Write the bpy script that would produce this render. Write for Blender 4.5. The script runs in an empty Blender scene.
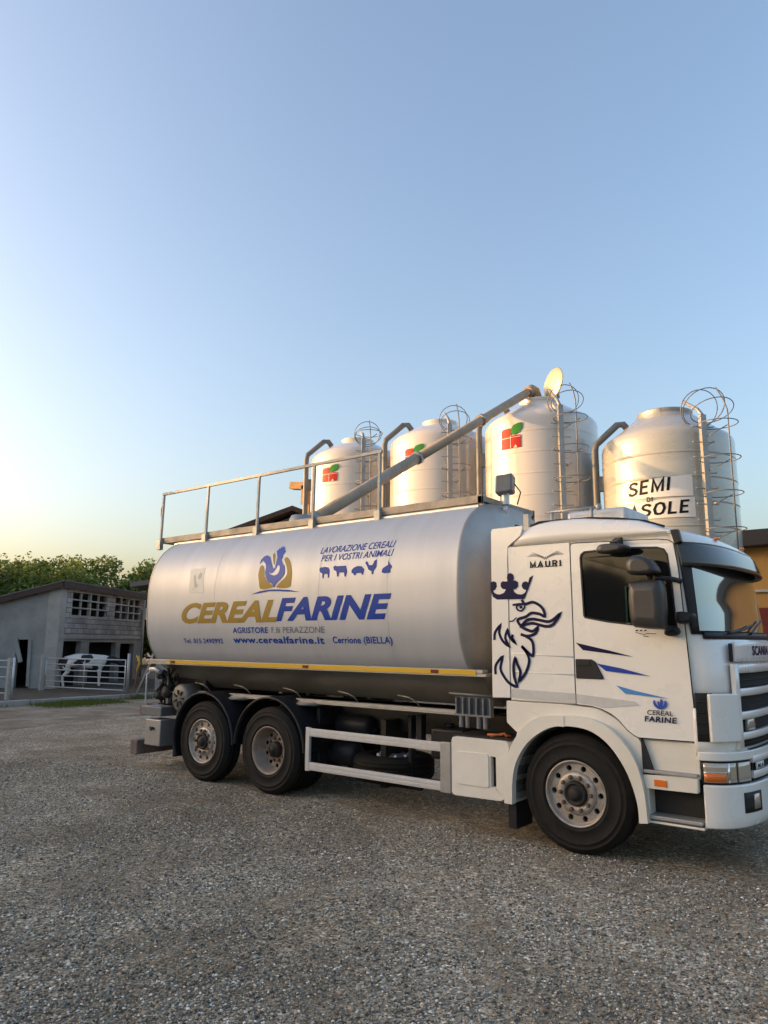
import bpy, bmesh, math, random
from mathutils import Vector, Matrix
from mathutils.geometry import tessellate_polygon
R = math.radians
random.seed(7)
C = bpy.context.scene.collection
scn = bpy.context.scene

# ------------------------------------------------------------------ camera
cam = bpy.data.cameras.new('camera'); co = bpy.data.objects.new('camera', cam); C.objects.link(co)
cam.sensor_fit = 'VERTICAL'; cam.sensor_height = 24.0; cam.lens = 24.0*729.8/1024
cam.clip_start = .05; cam.clip_end = 3000
rt = Vector((0.78321043, 0.62172103, 0.0066626)); up = Vector((0.10379843, -0.14131, 0.9845087)); fw = Vector((-0.61303125, 0.77038591, 0.17520913))
co.matrix_world = Matrix(((rt.x, up.x, -fw.x, 3.0989), (rt.y, up.y, -fw.y, -6.82795), (rt.z, up.z, -fw.z, 1.95276), (0, 0, 0, 1)))
scn.camera = co
# ------------------------------------------------------------------ light
SUN_AZ, SUN_EL = -124.0, 6.0          # degrees clockwise from +Y
world = bpy.data.worlds.new('World'); scn.world = world; world.use_nodes = True
nt = world.node_tree; bg = nt.nodes['Background']
sky = nt.nodes.new('ShaderNodeTexSky'); sky.sky_type = 'NISHITA'; sky.sun_disc = False
sky.sun_elevation = R(SUN_EL); sky.sun_rotation = R(SUN_AZ)
sky.air_density = 1.0; sky.dust_density = 5.2; sky.ozone_density = 2.4
nt.links.new(sky.outputs[0], bg.inputs[0]); bg.inputs[1].default_value = .15
sl = bpy.data.lights.new('sun', 'SUN'); sl.energy = 1.05; sl.angle = R(.5); sl.color = (1, .64, .30)
so = bpy.data.objects.new('sun', sl); C.objects.link(so)
a, e = R(SUN_AZ), R(SUN_EL)
so.rotation_euler = Vector((math.sin(a)*math.cos(e), math.cos(a)*math.cos(e), math.sin(e))).to_track_quat('Z', 'Y').to_euler()
so.location = (-30, -20, 30)
scn.view_settings.view_transform = 'Standard'; scn.view_settings.look = 'None'
scn.view_settings.exposure = 2.36; scn.view_settings.use_white_balance = True; scn.view_settings.white_balance_temperature = 7800; scn.view_settings.white_balance_tint = 18; scn.view_settings.gamma = 1.0

# ------------------------------------------------------------------ materials
MATS = {}
def mat(name, col, rough=.5, metal=0, col2=None, scale=3., amt=.5, bump=0, bscale=60, coat=0, spec=.5, stretch=None, detail=6):
    if name in MATS: return MATS[name]
    m = bpy.data.materials.new(name); m.use_nodes = True; n = m.node_tree; b = n.nodes['Principled BSDF']
    b.inputs['Base Color'].default_value = (*col, 1); b.inputs['Roughness'].default_value = rough
    b.inputs['Metallic'].default_value = metal; b.inputs['Coat Weight'].default_value = coat
    b.inputs['Specular IOR Level'].default_value = spec; b.inputs['Coat Roughness'].default_value = .08
    tc = n.nodes.new('ShaderNodeTexCoord'); src = tc.outputs['Object']
    if stretch:
        mp = n.nodes.new('ShaderNodeMapping'); mp.inputs['Scale'].default_value = stretch; n.links.new(src, mp.inputs[0]); src = mp.outputs[0]
    if col2:
        t = n.nodes.new('ShaderNodeTexNoise'); t.inputs['Scale'].default_value = scale; t.inputs['Detail'].default_value = detail; t.inputs['Roughness'].default_value = .65
        n.links.new(src, t.inputs['Vector'])
        r = n.nodes.new('ShaderNodeValToRGB'); r.color_ramp.elements[0].position = .5-amt/2; r.color_ramp.elements[1].position = .5+amt/2
        r.color_ramp.elements[0].color = (*col, 1); r.color_ramp.elements[1].color = (*col2, 1)
        n.links.new(t.outputs[0], r.inputs[0]); n.links.new(r.outputs[0], b.inputs['Base Color'])
        mr = n.nodes.new('ShaderNodeMapRange'); mr.inputs['To Min'].default_value = max(0, rough-.08); mr.inputs['To Max'].default_value = min(1, rough+.12)
        n.links.new(t.outputs[0], mr.inputs[0]); n.links.new(mr.outputs[0], b.inputs['Roughness'])
    if bump:
        t = n.nodes.new('ShaderNodeTexNoise'); t.inputs['Scale'].default_value = bscale; t.inputs['Detail'].default_value = 5
        n.links.new(src, t.inputs['Vector']); bp = n.nodes.new('ShaderNodeBump'); bp.inputs['Strength'].default_value = bump; bp.inputs['Distance'].default_value = .02
        n.links.new(t.outputs[0], bp.inputs['Height']); n.links.new(bp.outputs[0], b.inputs['Normal'])
    MATS[name] = m; return m
white = mat('cab white paint', (.83, .80, .755), .25, 0, (.77, .735, .68), 1.2, .6, coat=.6)
white2 = mat('plastic white', (.78, .745, .68), .38, 0, (.64, .595, .51), 2, .5)
tankm = mat('brushed tank metal', (.47, .49, .53), .46, .22, (.40, .42, .455), 1.5, .6, stretch=(2.5, .4, .35), bump=.03, bscale=2)
capm = mat('tank end metal', (.50, .465, .43), .46, .55, (.33, .30, .28), 1.4, .6)
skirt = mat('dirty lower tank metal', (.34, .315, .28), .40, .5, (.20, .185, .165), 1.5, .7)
alu = mat('aluminium', (.66, .66, .66), .40, .4, (.52, .52, .52), 6, .5)
galv2 = mat('pale galvanised tube', (.60, .61, .62), .45, .4, (.48, .49, .50), 5, .5)
galv = mat('galvanised steel', (.42, .42, .41), .5, .6, (.30, .29, .28), 5, .6)
weath = mat('weathered walkway metal', (.40, .36, .31), .6, .4, (.22, .18, .15), 5, .6)
augerm = mat('auger metal', (.46, .375, .29), .65, .05, (.28, .22, .165), 4, .6)
black = mat('black plastic', (.009, .0095, .011), .45, 0, (.022, .022, .026), 5, .6, spec=.3)
chass = mat('chassis black', (.010, .010, .010), .6, 0, (.035, .03, .025), 5, .5, spec=.3)
rubber = mat('tyre rubber', (.008, .0078, .0078), .72, 0, (.022, .019, .017), 7, .5, bump=.3, bscale=90, spec=.22)
rimm = mat('dusty silver rim', (.50, .46, .42), .45, .45, (.26, .21, .17), 9, .55)
rimrust = mat('rusty dusty rim', (.36, .29, .24), .6, .2, (.20, .14, .11), 8, .6)
nutm = mat('wheel nut', (.11, .075, .06), .55, .3, (.2, .13, .09), 40, .5)
glass = mat('dark cab glass', (.008, .009, .011), .05, 0, spec=.42)
wsm = mat('windscreen glass', (.24, .26, .26), .02, .7, spec=1.0, coat=1.0)
smoke = mat('smoked visor', (.025, .022, .02), .12, 0, coat=.3)
mirg = mat('mirror glass', (.8, .82, .84), .03, 1)
navy = mat('navy lettering', (.004, .006, .045), .45, spec=.15)
blue = mat('royal blue lettering', (.004, .045, .29), .45, spec=.15)
mblue = mat('mid blue stripe', (.012, .055, .32), .45, spec=.15)
lblue = mat('light blue stripe', (.03, .22, .55), .4)
gold = mat('gold lettering', (.30, .19, .035), .45, spec=.2)
rblue = mat('rooster blue', (.03, .08, .38), .45, spec=.2)
dgrey = mat('grey lettering', (.10, .11, .13), .5)
ink = mat('black lettering', (.006, .006, .008), .5, spec=.2)
yel = mat('yellow reflective tape', (.62, .36, .02), .4)
red = mat('red sign paint', (.42, .014, .008), .45, spec=.2)
redl = mat('red lens', (.12, .012, .01), .35)
green = mat('green leaf paint', (.015, .20, .03), .45, spec=.2)
orange = mat('orange lens', (.75, .16, .015), .2, coat=.6)
lens = mat('headlamp glass', (.50, .44, .34), .14, .35, coat=1)
chrome = mat('chrome', (.8, .78, .74), .15, 1)
silo_w = mat('cream fibreglass', (.64, .60, .56), .19, 0, (.57, .53, .48), 1.2, .6, stretch=(1, 1, .35), coat=.6)
silo_g = mat('translucent grey fibreglass', (.50, .49, .44), .24, .1, (.38, .37, .33), 1.5, .6, stretch=(1, 1, 3), coat=.6)
pipe_g = mat('dark grey pipe', (.12, .13, .14), .5, .2, (.2, .2, .2), 5, .5)
signw = mat('white sign sheet', (.72, .71, .68), .5)
rust = mat('rusty steel', (.16, .07, .035), .8, .1, (.09, .045, .03), 5, .6)
orangerust = mat('orange primer', (.5, .13, .04), .7)
conc = mat('concrete', (.40, .39, .365), .9, 0, (.21, .205, .195), .9, .5, bump=.3, bscale=25)
paleconc = mat('pale concrete pillar', (.52, .49, .44), .9, 0, (.27, .26, .24), 1.5, .6, bump=.3, bscale=25)
dark = mat('dark interior', (.012, .012, .013), .9)  # near-black; shade inside openings and slots is put into the colour
ochre = mat('ochre plaster', (.62, .33, .10), .85, 0, (.54, .27, .075), 2, .6, bump=.15, bscale=20)
redwall = mat('brick red plaster', (.26, .045, .03), .85, 0, (.20, .035, .025), 2, .6)
fascia = mat('dark brown fascia', (.035, .028, .025), .6)
bark = mat('bark', (.07, .05, .035), .9, 0, (.04, .03, .02), 8, .6)
cowm = None

def noded(name, f):
    m = bpy.data.materials.new(name); m.use_nodes = True; n = m.node_tree; f(n, n.nodes['Principled BSDF'], n.nodes.new, n.links.new); MATS[name] = m; return m
def ramp(N, pts):
    r = N('ShaderNodeValToRGB'); cr = r.color_ramp
    while len(cr.elements) < len(pts): cr.elements.new(.5)
    for el, (p, c) in zip(cr.elements, pts): el.position = p; el.color = (*c, 1)
    return r
def mixc(N, L, f, a_, b_, blend='MIX'):
    x = N('ShaderNodeMix'); x.data_type = 'RGBA'; x.blend_type = blend
    for i, s in ((0, f), (6, a_), (7, b_)):
        if hasattr(s, 'links'): L(s, x.inputs[i])
        else: x.inputs[i].default_value = s if i == 0 else (*s, 1)
    return x.outputs[2]
def gravel_f(n, b, N, L):
    tc = N('ShaderNodeTexCoord'); O = tc.outputs['Object']
    d0 = N('ShaderNodeTexNoise'); d0.inputs['Scale'].default_value = 30; L(O, d0.inputs['Vector'])
    wv = N('ShaderNodeVectorMath'); wv.operation = 'MULTIPLY_ADD'; L(d0.outputs['Color'], wv.inputs[0]); wv.inputs[1].default_value = (.025,)*3; L(O, wv.inputs[2])
    v1 = N('ShaderNodeTexVoronoi'); v1.inputs['Scale'].default_value = 44; L(wv.outputs[0], v1.inputs['Vector'])
    v2 = N('ShaderNodeTexVoronoi'); v2.inputs['Scale'].default_value = 90; L(wv.outputs[0], v2.inputs['Vector'])
    c1 = ramp(N, [(0, (.07, .062, .052)), (.3, (.24, .215, .18)), (.55, (.40, .37, .32)), (.75, (.36, .29, .205)), (.9, (.56, .53, .47)), (1, (.78, .75, .68))])
    s1 = N('ShaderNodeSeparateColor'); L(v1.outputs['Color'], s1.inputs[0]); L(s1.outputs[0], c1.inputs[0])
    c2 = ramp(N, [(0, (.06, .053, .043)), (.5, (.30, .272, .225)), (.85, (.45, .42, .365)), (1, (.74, .71, .64))])
    s2 = N('ShaderNodeSeparateColor'); L(v2.outputs['Color'], s2.inputs[0]); L(s2.outputs[1], c2.inputs[0])
    k = N('ShaderNodeMath'); k.operation = 'GREATER_THAN'; L(s1.outputs[2], k.inputs[0]); k.inputs[1].default_value = .55
    col = mixc(N, L, k.outputs[0], c1.outputs[0], c2.outputs[0])
    # earth showing through in patches
    p = N('ShaderNodeTexNoise'); p.inputs['Scale'].default_value = .95; p.inputs['Detail'].default_value = 9; p.inputs['Roughness'].default_value = .68; L(O, p.inputs['Vector'])
    pr = ramp(N, [(.47, (0, 0, 0)), (.57, (1, 1, 1))]); L(p.outputs[0], pr.inputs[0])
    f2 = N('ShaderNodeTexNoise'); f2.inputs['Scale'].default_value = 14; f2.inputs['Detail'].default_value = 8; L(O, f2.inputs['Vector'])
    er = ramp(N, [(.32, (.13, .102, .075)), (.66, (.33, .285, .225))]); L(f2.outputs[0], er.inputs[0])
    mf = N('ShaderNodeMath'); mf.operation = 'MULTIPLY'; L(pr.outputs[0], mf.inputs[0]); mf.inputs[1].default_value = .62
    col = mixc(N, L, mf.outputs[0], col, er.outputs[0])
    p3 = N('ShaderNodeTexNoise'); p3.inputs['Scale'].default_value = .35; p3.inputs['Detail'].default_value = 4; L(O, p3.inputs['Vector'])
    r3 = ramp(N, [(.36, (.78, .71, .61)), (.62, (1.16, 1.10, 1.0))]); L(p3.outputs[0], r3.inputs[0])
    col = mixc(N, L, 1.0, col, r3.outputs[0], 'MULTIPLY')
    L(col, b.inputs['Base Color']); b.inputs['Roughness'].default_value = 1; b.inputs['Specular IOR Level'].default_value = .05
    a1 = N('ShaderNodeMath'); a1.operation = 'MULTIPLY_ADD'; L(v2.outputs['Distance'], a1.inputs[0]); a1.inputs[1].default_value = -.5
    m1 = N('ShaderNodeMath'); m1.operation = 'MULTIPLY'; L(v1.outputs['Distance'], m1.inputs[0]); m1.inputs[1].default_value = -1.0; L(m1.outputs[0], a1.inputs[2])
    bp = N('ShaderNodeBump'); bp.inputs['Strength'].default_value = .7; bp.inputs['Distance'].default_value = .015; L(a1.outputs[0], bp.inputs['Height'])
    g = N('ShaderNodeTexNoise'); g.inputs['Scale'].default_value = 3.0; g.inputs['Detail'].default_value = 6; L(O, g.inputs['Vector'])
    b2 = N('ShaderNodeBump'); b2.inputs['Strength'].default_value = .8; b2.inputs['Distance'].default_value = .12; L(g.outputs[0], b2.inputs['Height']); L(bp.outputs[0], b2.inputs['Normal'])
    L(b2.outputs[0], b.inputs['Normal'])
gravelm = noded('gravel', gravel_f)
def dirt_f(n, b, N, L):
    tc = N('ShaderNodeTexCoord'); O = tc.outputs['Object']
    t = N('ShaderNodeTexNoise'); t.inputs['Scale'].default_value = 2.2; t.inputs['Detail'].default_value = 10; t.inputs['Roughness'].default_value = .7; L(O, t.inputs['Vector'])
    r = ramp(N, [(.3, (.05, .033, .02)), (.55, (.10, .07, .045)), (.75, (.15, .115, .08))]); L(t.outputs[0], r.inputs[0]); L(r.outputs[0], b.inputs['Base Color'])
    b.inputs['Roughness'].default_value = .95
    bp = N('ShaderNodeBump'); bp.inputs['Strength'].default_value = .6; bp.inputs['Distance'].default_value = .08; L(t.outputs[0], bp.inputs['Height']); L(bp.outputs[0], b.inputs['Normal'])
dirtm = noded('dirt', dirt_f)
def track_f(n, b, N, L):
    tc = N('ShaderNodeTexCoord'); O = tc.outputs['Object']
    mp = N('ShaderNodeMapping'); mp.inputs['Scale'].default_value = (1.0, .8, 1); L(O, mp.inputs[0])
    t = N('ShaderNodeTexNoise'); t.inputs['Scale'].default_value = 1.2; t.inputs['Detail'].default_value = 10; t.inputs['Roughness'].default_value = .7; L(mp.outputs[0], t.inputs['Vector'])
    r = ramp(N, [(.32, (.11, .075, .047)), (.5, (.22, .165, .11)), (.66, (.33, .285, .215))]); L(t.outputs[0], r.inputs[0]); L(r.outputs[0], b.inputs['Base Color'])
    b.inputs['Roughness'].default_value = .95
    # patches end unevenly so that the gravel below shows
    s = N('ShaderNodeSeparateXYZ'); L(O, s.inputs[0])
    bp = N('ShaderNodeBump'); bp.inputs['Strength'].default_value = .5; bp.inputs['Distance'].default_value = .05; L(t.outputs[0], bp.inputs['Height']); L(bp.outputs[0], b.inputs['Normal'])
trackm = noded('bare earth track', track_f)
def block_f(n, b, N, L):
    tc = N('ShaderNodeTexCoord'); uv = tc.outputs['UV']
    br = N('ShaderNodeTexBrick'); br.inputs['Scale'].default_value = 1; br.inputs['Brick Width'].default_value = .5; br.inputs['Row Height'].default_value = .2
    br.inputs['Mortar Size'].default_value = .012; br.inputs['Color1'].default_value = (.30, .295, .28, 1); br.inputs['Color2'].default_value = (.50, .485, .46, 1); br.inputs['Mortar'].default_value = (.13, .125, .12, 1)
    L(uv, br.inputs['Vector'])
    t = N('ShaderNodeTexNoise'); t.inputs['Scale'].default_value = 1.3; t.inputs['Detail'].default_value = 8; L(tc.outputs['Object'], t.inputs['Vector'])
    r = ramp(N, [(.3, (.65, .64, .62)), (.7, (1.15, 1.14, 1.12))]); L(t.outputs[0], r.inputs[0])
    L(mixc(N, L, 1.0, br.outputs[0], r.outputs[0], 'MULTIPLY'), b.inputs['Base Color']); b.inputs['Roughness'].default_value = .95
    bp = N('ShaderNodeBump'); bp.inputs['Strength'].default_value = .6; bp.inputs['Distance'].default_value = .02; bp.invert = True
    L(br.outputs['Fac'], bp.inputs['Height']); L(bp.outputs[0], b.inputs['Normal'])
blockm = noded('concrete block wall', block_f)
def leaf_mat(name, c1, c2):
    def f(n, b, N, L):
        at = N('ShaderNodeAttribute'); at.attribute_name = 'tint'; r = ramp(N, [(0, c1), (1, c2)]); L(at.outputs['Fac'], r.inputs[0])
        L(r.outputs[0], b.inputs['Base Color']); b.inputs['Roughness'].default_value = .6; b.inputs['Specular IOR Level'].default_value = .3
        tr = N('ShaderNodeBsdfTranslucent'); L(r.outputs[0], tr.inputs[0]); ms = N('ShaderNodeMixShader'); ms.inputs[0].default_value = .35
        L(b.outputs[0], ms.inputs[1]); L(tr.outputs[0], ms.inputs[2]); L(ms.outputs[0], n.nodes['Material Output'].inputs[0])
    return noded(name, f)
leaf1 = leaf_mat('green foliage', (.06, .105, .03), (.23, .28, .06))
leaf2 = leaf_mat('dark foliage', (.045, .08, .028), (.14, .19, .05))
grassm = leaf_mat('grass blade', (.06, .095, .02), (.16, .21, .05))
def stone_f(n, b, N, L):
    at = N('ShaderNodeAttribute'); at.attribute_name = 'tint'
    r = ramp(N, [(0, (.07, .064, .055)), (.3, (.20, .18, .15)), (.6, (.40, .365, .31)), (.78, (.36, .26, .17)), (.9, (.60, .56, .49)), (1, (.85, .82, .75))])
    L(at.outputs['Fac'], r.inputs[0]); L(r.outputs[0], b.inputs['Base Color']); b.inputs['Roughness'].default_value = .9; b.inputs['Specular IOR Level'].default_value = .15
stonem = noded('pebbles', stone_f)
def cow_f(n, b, N, L):
    tc = N('ShaderNodeTexCoord'); O = tc.outputs['Object']
    t = N('ShaderNodeTexNoise'); t.inputs['Scale'].default_value = 5; t.inputs['Detail'].default_value = 2; L(O, t.inputs['Vector'])
    last = None
    for (c, r_) in (((.02, -.3, 1.16), .21), ((-.25, -.3, .98), .13), ((-.95, -.2, 1.0), .24), ((1.25, 0, 1.0), .52), ((.35, -.3, .75), .12), ((-.5, .3, 1.2), .28), ((.3, .3, 1.1), .26)):
        d = N('ShaderNodeVectorMath'); d.operation = 'DISTANCE'; L(O, d.inputs[0]); d.inputs[1].default_value = c
        m = N('ShaderNodeMath'); m.operation = 'SUBTRACT'; L(d.outputs['Value'], m.inputs[0]); m.inputs[1].default_value = r_
        if last is None: last = m
        else:
            k = N('ShaderNodeMath'); k.operation = 'MINIMUM'; L(last.outputs[0], k.inputs[0]); L(m.outputs[0], k.inputs[1]); last = k
    q = N('ShaderNodeMath'); q.operation = 'MULTIPLY_ADD'; L(t.outputs[0], q.inputs[0]); q.inputs[1].default_value = .3; L(last.outputs[0], q.inputs[2])
    r = ramp(N, [(.15, (.02, .02, .022)), (.165, (.72, .68, .62))]); L(q.outputs[0], r.inputs[0]); L(r.outputs[0], b.inputs['Base Color']); b.inputs['Roughness'].default_value = .8
cowm = noded('holstein coat', cow_f)

# ------------------------------------------------------------------ mesh helpers
WO = {}
class M:
    def __init__(s): s.v = []; s.f = []; s.sm = []; s.tint = []
    def add(s, vs, fs, smooth=False):
        k = len(s.v); s.v += [Vector(v) for v in vs]; s.f += [tuple(i+k for i in f) for f in fs]; s.sm += [smooth]*len(fs); return s
    def box(s, x0, x1, y0, y1, z0, z1):
        return s.add([(x0, y0, z0), (x1, y0, z0), (x1, y1, z0), (x0, y1, z0), (x0, y0, z1), (x1, y0, z1), (x1, y1, z1), (x0, y1, z1)],
                     [(3, 2, 1, 0), (4, 5, 6, 7), (0, 1, 5, 4), (1, 2, 6, 5), (2, 3, 7, 6), (3, 0, 4, 7)])
    def obox(s, c, u, v, w):            # oriented box: centre, three half-axis vectors
        c, u, v, w = map(Vector, (c, u, v, w)); P = [c+a_*u+b_*v+c_*w for c_ in (-1, 1) for b_ in (-1, 1) for a_ in (-1, 1)]
        return s.add(P, [(0, 2, 3, 1), (4, 5, 7, 6), (0, 1, 5, 4), (2, 6, 7, 3), (0, 4, 6, 2), (1, 3, 7, 5)])
    def bar(s, p, q, w, h, upv=(0, 0, 1)):
        p, q = Vector(p), Vector(q); d = (q-p)/2; sd = d.cross(Vector(upv)).normalized()*w/2; u = sd.cross(d).normalized()*h/2
        return s.obox((p+q)/2, d, sd, u)
    def pipe(s, pts, r, n=10, closed=False, caps=True, r2=None):
        pts = [Vector(p) for p in pts]; N = len(pts); rings = []
        prev = None
        for i, p in enumerate(pts):
            a_ = pts[(i-1) % N] if (closed or i > 0) else p; b_ = pts[(i+1) % N] if (closed or i < N-1) else p
            t = (b_-a_).normalized()
            if prev is None:
                ref = Vector((0, 0, 1)) if abs(t.z) < .9 else Vector((1, 0, 0)); u = t.cross(ref).normalized()
            else:
                u = (prev-t*prev.dot(t)).normalized()
            prev = u; w = t.cross(u); rr = r if r2 is None else r+(r2-r)*i/(N-1)
            rings.append([p+(u*math.cos(k*2*math.pi/n)+w*math.sin(k*2*math.pi/n))*rr for k in range(n)])
        base = len(s.v); s.v += [v for rg in rings for v in rg]
        for i in range(N if closed else N-1):
            j = (i+1) % N
            for k in range(n): s.f.append((base+i*n+k, base+i*n+(k+1) % n, base+j*n+(k+1) % n, base+j*n+k)); s.sm.append(True)
        if caps and not closed:
            s.f.append(tuple(base+k for k in range(n))[::-1]); s.sm.append(False); s.f.append(tuple(base+(N-1)*n+k for k in range(n))); s.sm.append(False)
        return s
    def lathe(s, prof, c=(0, 0, 0), axis='z', n=48, a0=0, a1=360, flat=False):
        c = Vector(c); full = abs(a1-a0) >= 360; K = n if full else n+1; base = len(s.v)
        for (r, h) in prof:
            for k in range(K):
                t = R(a0+(a1-a0)*k/n); x, y = r*math.cos(t), r*math.sin(t)
                s.v.append(c+Vector({'z': (x, y, h), 'y': (x, h, y), 'x': (h, x, y)}[axis]))
        for i in range(len(prof)-1):
            for k in range(n):
                k2 = (k+1) % K; s.f.append((base+i*K+k, base+i*K+k2, base+(i+1)*K+k2, base+(i+1)*K+k)); s.sm.append(not flat)
        return s
    def poly(s, pts3):
        tris = tessellate_polygon([[Vector(p) for p in pts3]]); return s.add(pts3, [tuple(t) for t in tris])
    def prism(s, pts, y0, y1, holes=()):  # (x,z) polygon extruded in y
        rings = [list(pts)]+[list(h) for h in holes]
        tris = tessellate_polygon([[Vector((x, 0, z)) for x, z in r] for r in rings]); flat = [p for r in rings for p in r]; n = len(flat)
        s.add([(x, y0, z) for x, z in flat]+[(x, y1, z) for x, z in flat], [tuple(t) for t in tris]+[tuple(i+n for i in t) for t in tris])
        k0 = len(s.v)-2*n; o = 0
        for r in rings:
            for i in range(len(r)):
                j = (i+1) % len(r); s.f.append((k0+o+i, k0+o+j, k0+n+o+j, k0+n+o+i)); s.sm.append(False)
            o += len(r)
        return s
    def xf(s, mtx, k=0):
        for i in range(k, len(s.v)): s.v[i] = mtx @ s.v[i]
        return s
    def build(s, name, m, parent=None, O=None, bevel=0, seg=2, uv=None, fix=True, auto=True):
        pw = WO.get(parent.name, Vector((0, 0, 0))) if parent else Vector((0, 0, 0))
        if O is None: O = pw.copy() if parent else Vector((0, 0, 0))
        O = Vector(O); me = bpy.data.meshes.new(name); me.from_pydata([v-O for v in s.v], [], s.f)
        me.polygons.foreach_set('use_smooth', s.sm)
        if s.tint:
            at = me.attributes.new('tint', 'FLOAT', 'FACE'); at.data.foreach_set('value', s.tint)
        if uv:
            ul = me.uv_layers.new(name='UVMap')
            for lp in me.loops: ul.data[lp.index].uv = uv(s.v[lp.vertex_index])
        if fix and len(s.f) < 20000:
            bm = bmesh.new(); bm.from_mesh(me); bmesh.ops.recalc_face_normals(bm, faces=bm.faces); bm.to_mesh(me); bm.free()
        me.materials.append(m); o = bpy.data.objects.new(name, me); C.objects.link(o)
        if parent: o.parent = parent
        o.location = O-pw; WO[o.name] = O
        if bevel:
            bv = o.modifiers.new('bevel', 'BEVEL'); bv.width = bevel; bv.segments = seg; bv.limit_method = 'ANGLE'; bv.angle_limit = R(35)
            for p in me.polygons: p.use_smooth = True
            try: me.set_sharp_from_angle(angle=R(40))
            except Exception: pass
            wn = o.modifiers.new('wn', 'WEIGHTED_NORMAL'); wn.keep_sharp = True
        return o
def thing(name, label, cat, loc, group=None):
    o = bpy.data.objects.new(name, None); C.objects.link(o); o.location = loc; o.empty_display_size = .3; WO[o.name] = Vector(loc)
    o['label'] = label; o['category'] = cat
    if group: o['group'] = group
    return o
def tag(o, label, cat, group=None):
    o['label'] = label; o['category'] = cat
    if group: o['group'] = group
    return o
def struct(o, kind='structure'): o['kind'] = kind; return o
def crom(pts, n=6, closed=True):
    out = []; N = len(pts)
    for i in range(N if closed else N-1):
        g = lambda k: pts[k % N] if closed else pts[max(0, min(N-1, k))]
        p0, p1, p2, p3 = g(i-1), g(i), g(i+1), g(i+2)
        for k in range(n):
            t = k/n; out.append(tuple(.5*((2*b)+(-a_+c)*t+(2*a_-5*b+4*c-d)*t*t+(-a_+3*b-3*c+d)*t**3) for a_, b, c, d in zip(p0, p1, p2, p3)))
    if not closed: out.append(pts[-1])
    return out
def ribbon(pts, w, closed=True):          # 2D outline -> ribbon triangles (mitred)
    N = len(pts); L_, R_ = [], []
    for i in range(N):
        p = Vector(pts[i]); a_ = Vector(pts[(i-1) % N]) if (closed or i) else None; b = Vector(pts[(i+1) % N]) if (closed or i < N-1) else None
        d1 = (p-a_).normalized() if a_ is not None and (p-a_).length > 1e-6 else None
        d2 = (b-p).normalized() if b is not None and (b-p).length > 1e-6 else None
        if d1 is None: d1 = d2
        if d2 is None: d2 = d1
        n1 = Vector((-d1.y, d1.x)); n2 = Vector((-d2.y, d2.x)); m = n1+n2
        if m.length < .35: m = n1*1.0; k = 1.0
        else: m.normalize(); k = 1/max(.42, m.dot(n1))
        L_.append(p+m*w/2*k); R_.append(p-m*w/2*k)
    return L_, R_
def flatpoly(b, pts, y, zoff=0):
    b.poly([(x, y, z) for x, z in pts])
def stroke(b, pts, w, y, closed=True, surf=None):
    L_, R_ = ribbon(pts, w, closed); N = len(pts); k = len(b.v)
    b.v += [Vector((p.x, y, p.y)) for p in L_]+[Vector((p.x, y, p.y)) for p in R_]
    for i in range(N if closed else N-1):
        j = (i+1) % N; b.f.append((k+i, k+j, k+N+j, k+N+i)); b.sm.append(False)
def text2d(txt, bold=.0, shear=0, wide=1, font=None):
    """returns verts (x,y) and faces, normalised so that cap height is 1 and text starts at x=0"""
    cu = bpy.data.curves.new('t', 'FONT'); cu.body = txt; cu.size = 1; cu.offset = bold; cu.shear = shear; cu.resolution_u = 4; cu.space_character = 1+max(0, bold)*3.2 if bold < .04 else 1.02
    ob = bpy.data.objects.new('t', cu); C.objects.link(ob); dg = bpy.context.evaluated_depsgraph_get()
    me = bpy.data.meshes.new_from_object(ob.evaluated_get(dg)); vs = [(v.co.x, v.co.y) for v in me.vertices]; fs = [tuple(p.vertices) for p in me.polygons]
    bpy.data.objects.remove(ob); bpy.data.curves.remove(cu); bpy.data.meshes.remove(me)
    cu = bpy.data.curves.new('t', 'FONT'); cu.body = 'H'; cu.offset = bold; ob = bpy.data.objects.new('t', cu); C.objects.link(ob); dg = bpy.context.evaluated_depsgraph_get()
    me = bpy.data.meshes.new_from_object(ob.evaluated_get(dg)); cap = max(v.co.y for v in me.vertices)
    bpy.data.objects.remove(ob); bpy.data.curves.remove(cu); bpy.data.meshes.remove(me)
    x0 = min(v[0] for v in vs)
    return [((x-x0)/cap, y/cap) for x, y in vs], fs
def text_on(name, txt, xa, xb, z0, h, m, parent, surf, bold=0, shear=0, slope=0, cut=0):
    """letters from x=xa to xb, baseline z0, cap height h, laid on y=surf(x,z)"""
    vs, fs = text2d(txt, bold, shear); W = max(v[0] for v in vs); k = (xb-xa)/W
    bm = bmesh.new(); bv = [bm.verts.new((xa+x*k, 0, z0+y*h+slope*x*k)) for x, y in vs]
    for f in fs:
        try: bm.faces.new([bv[i] for i in f])
        except ValueError: pass
    if cut:
        zs = [v.co.z for v in bm.verts]; z = min(zs)+cut
        while z < max(zs):
            bmesh.ops.bisect_plane(bm, geom=bm.verts[:]+bm.edges[:]+bm.faces[:], plane_co=(0, 0, z), plane_no=(0, 0, 1)); z += cut
    b = M(); bm.verts.index_update()
    b.v = [Vector((v.co.x, surf(v.co.x, v.co.z), v.co.z)) for v in bm.verts]; b.f = [tuple(v.index for v in f.verts) for f in bm.faces]; b.sm = [False]*len(b.f)
    bm.free(); return b.build(name, m, parent, fix=False)

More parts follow.
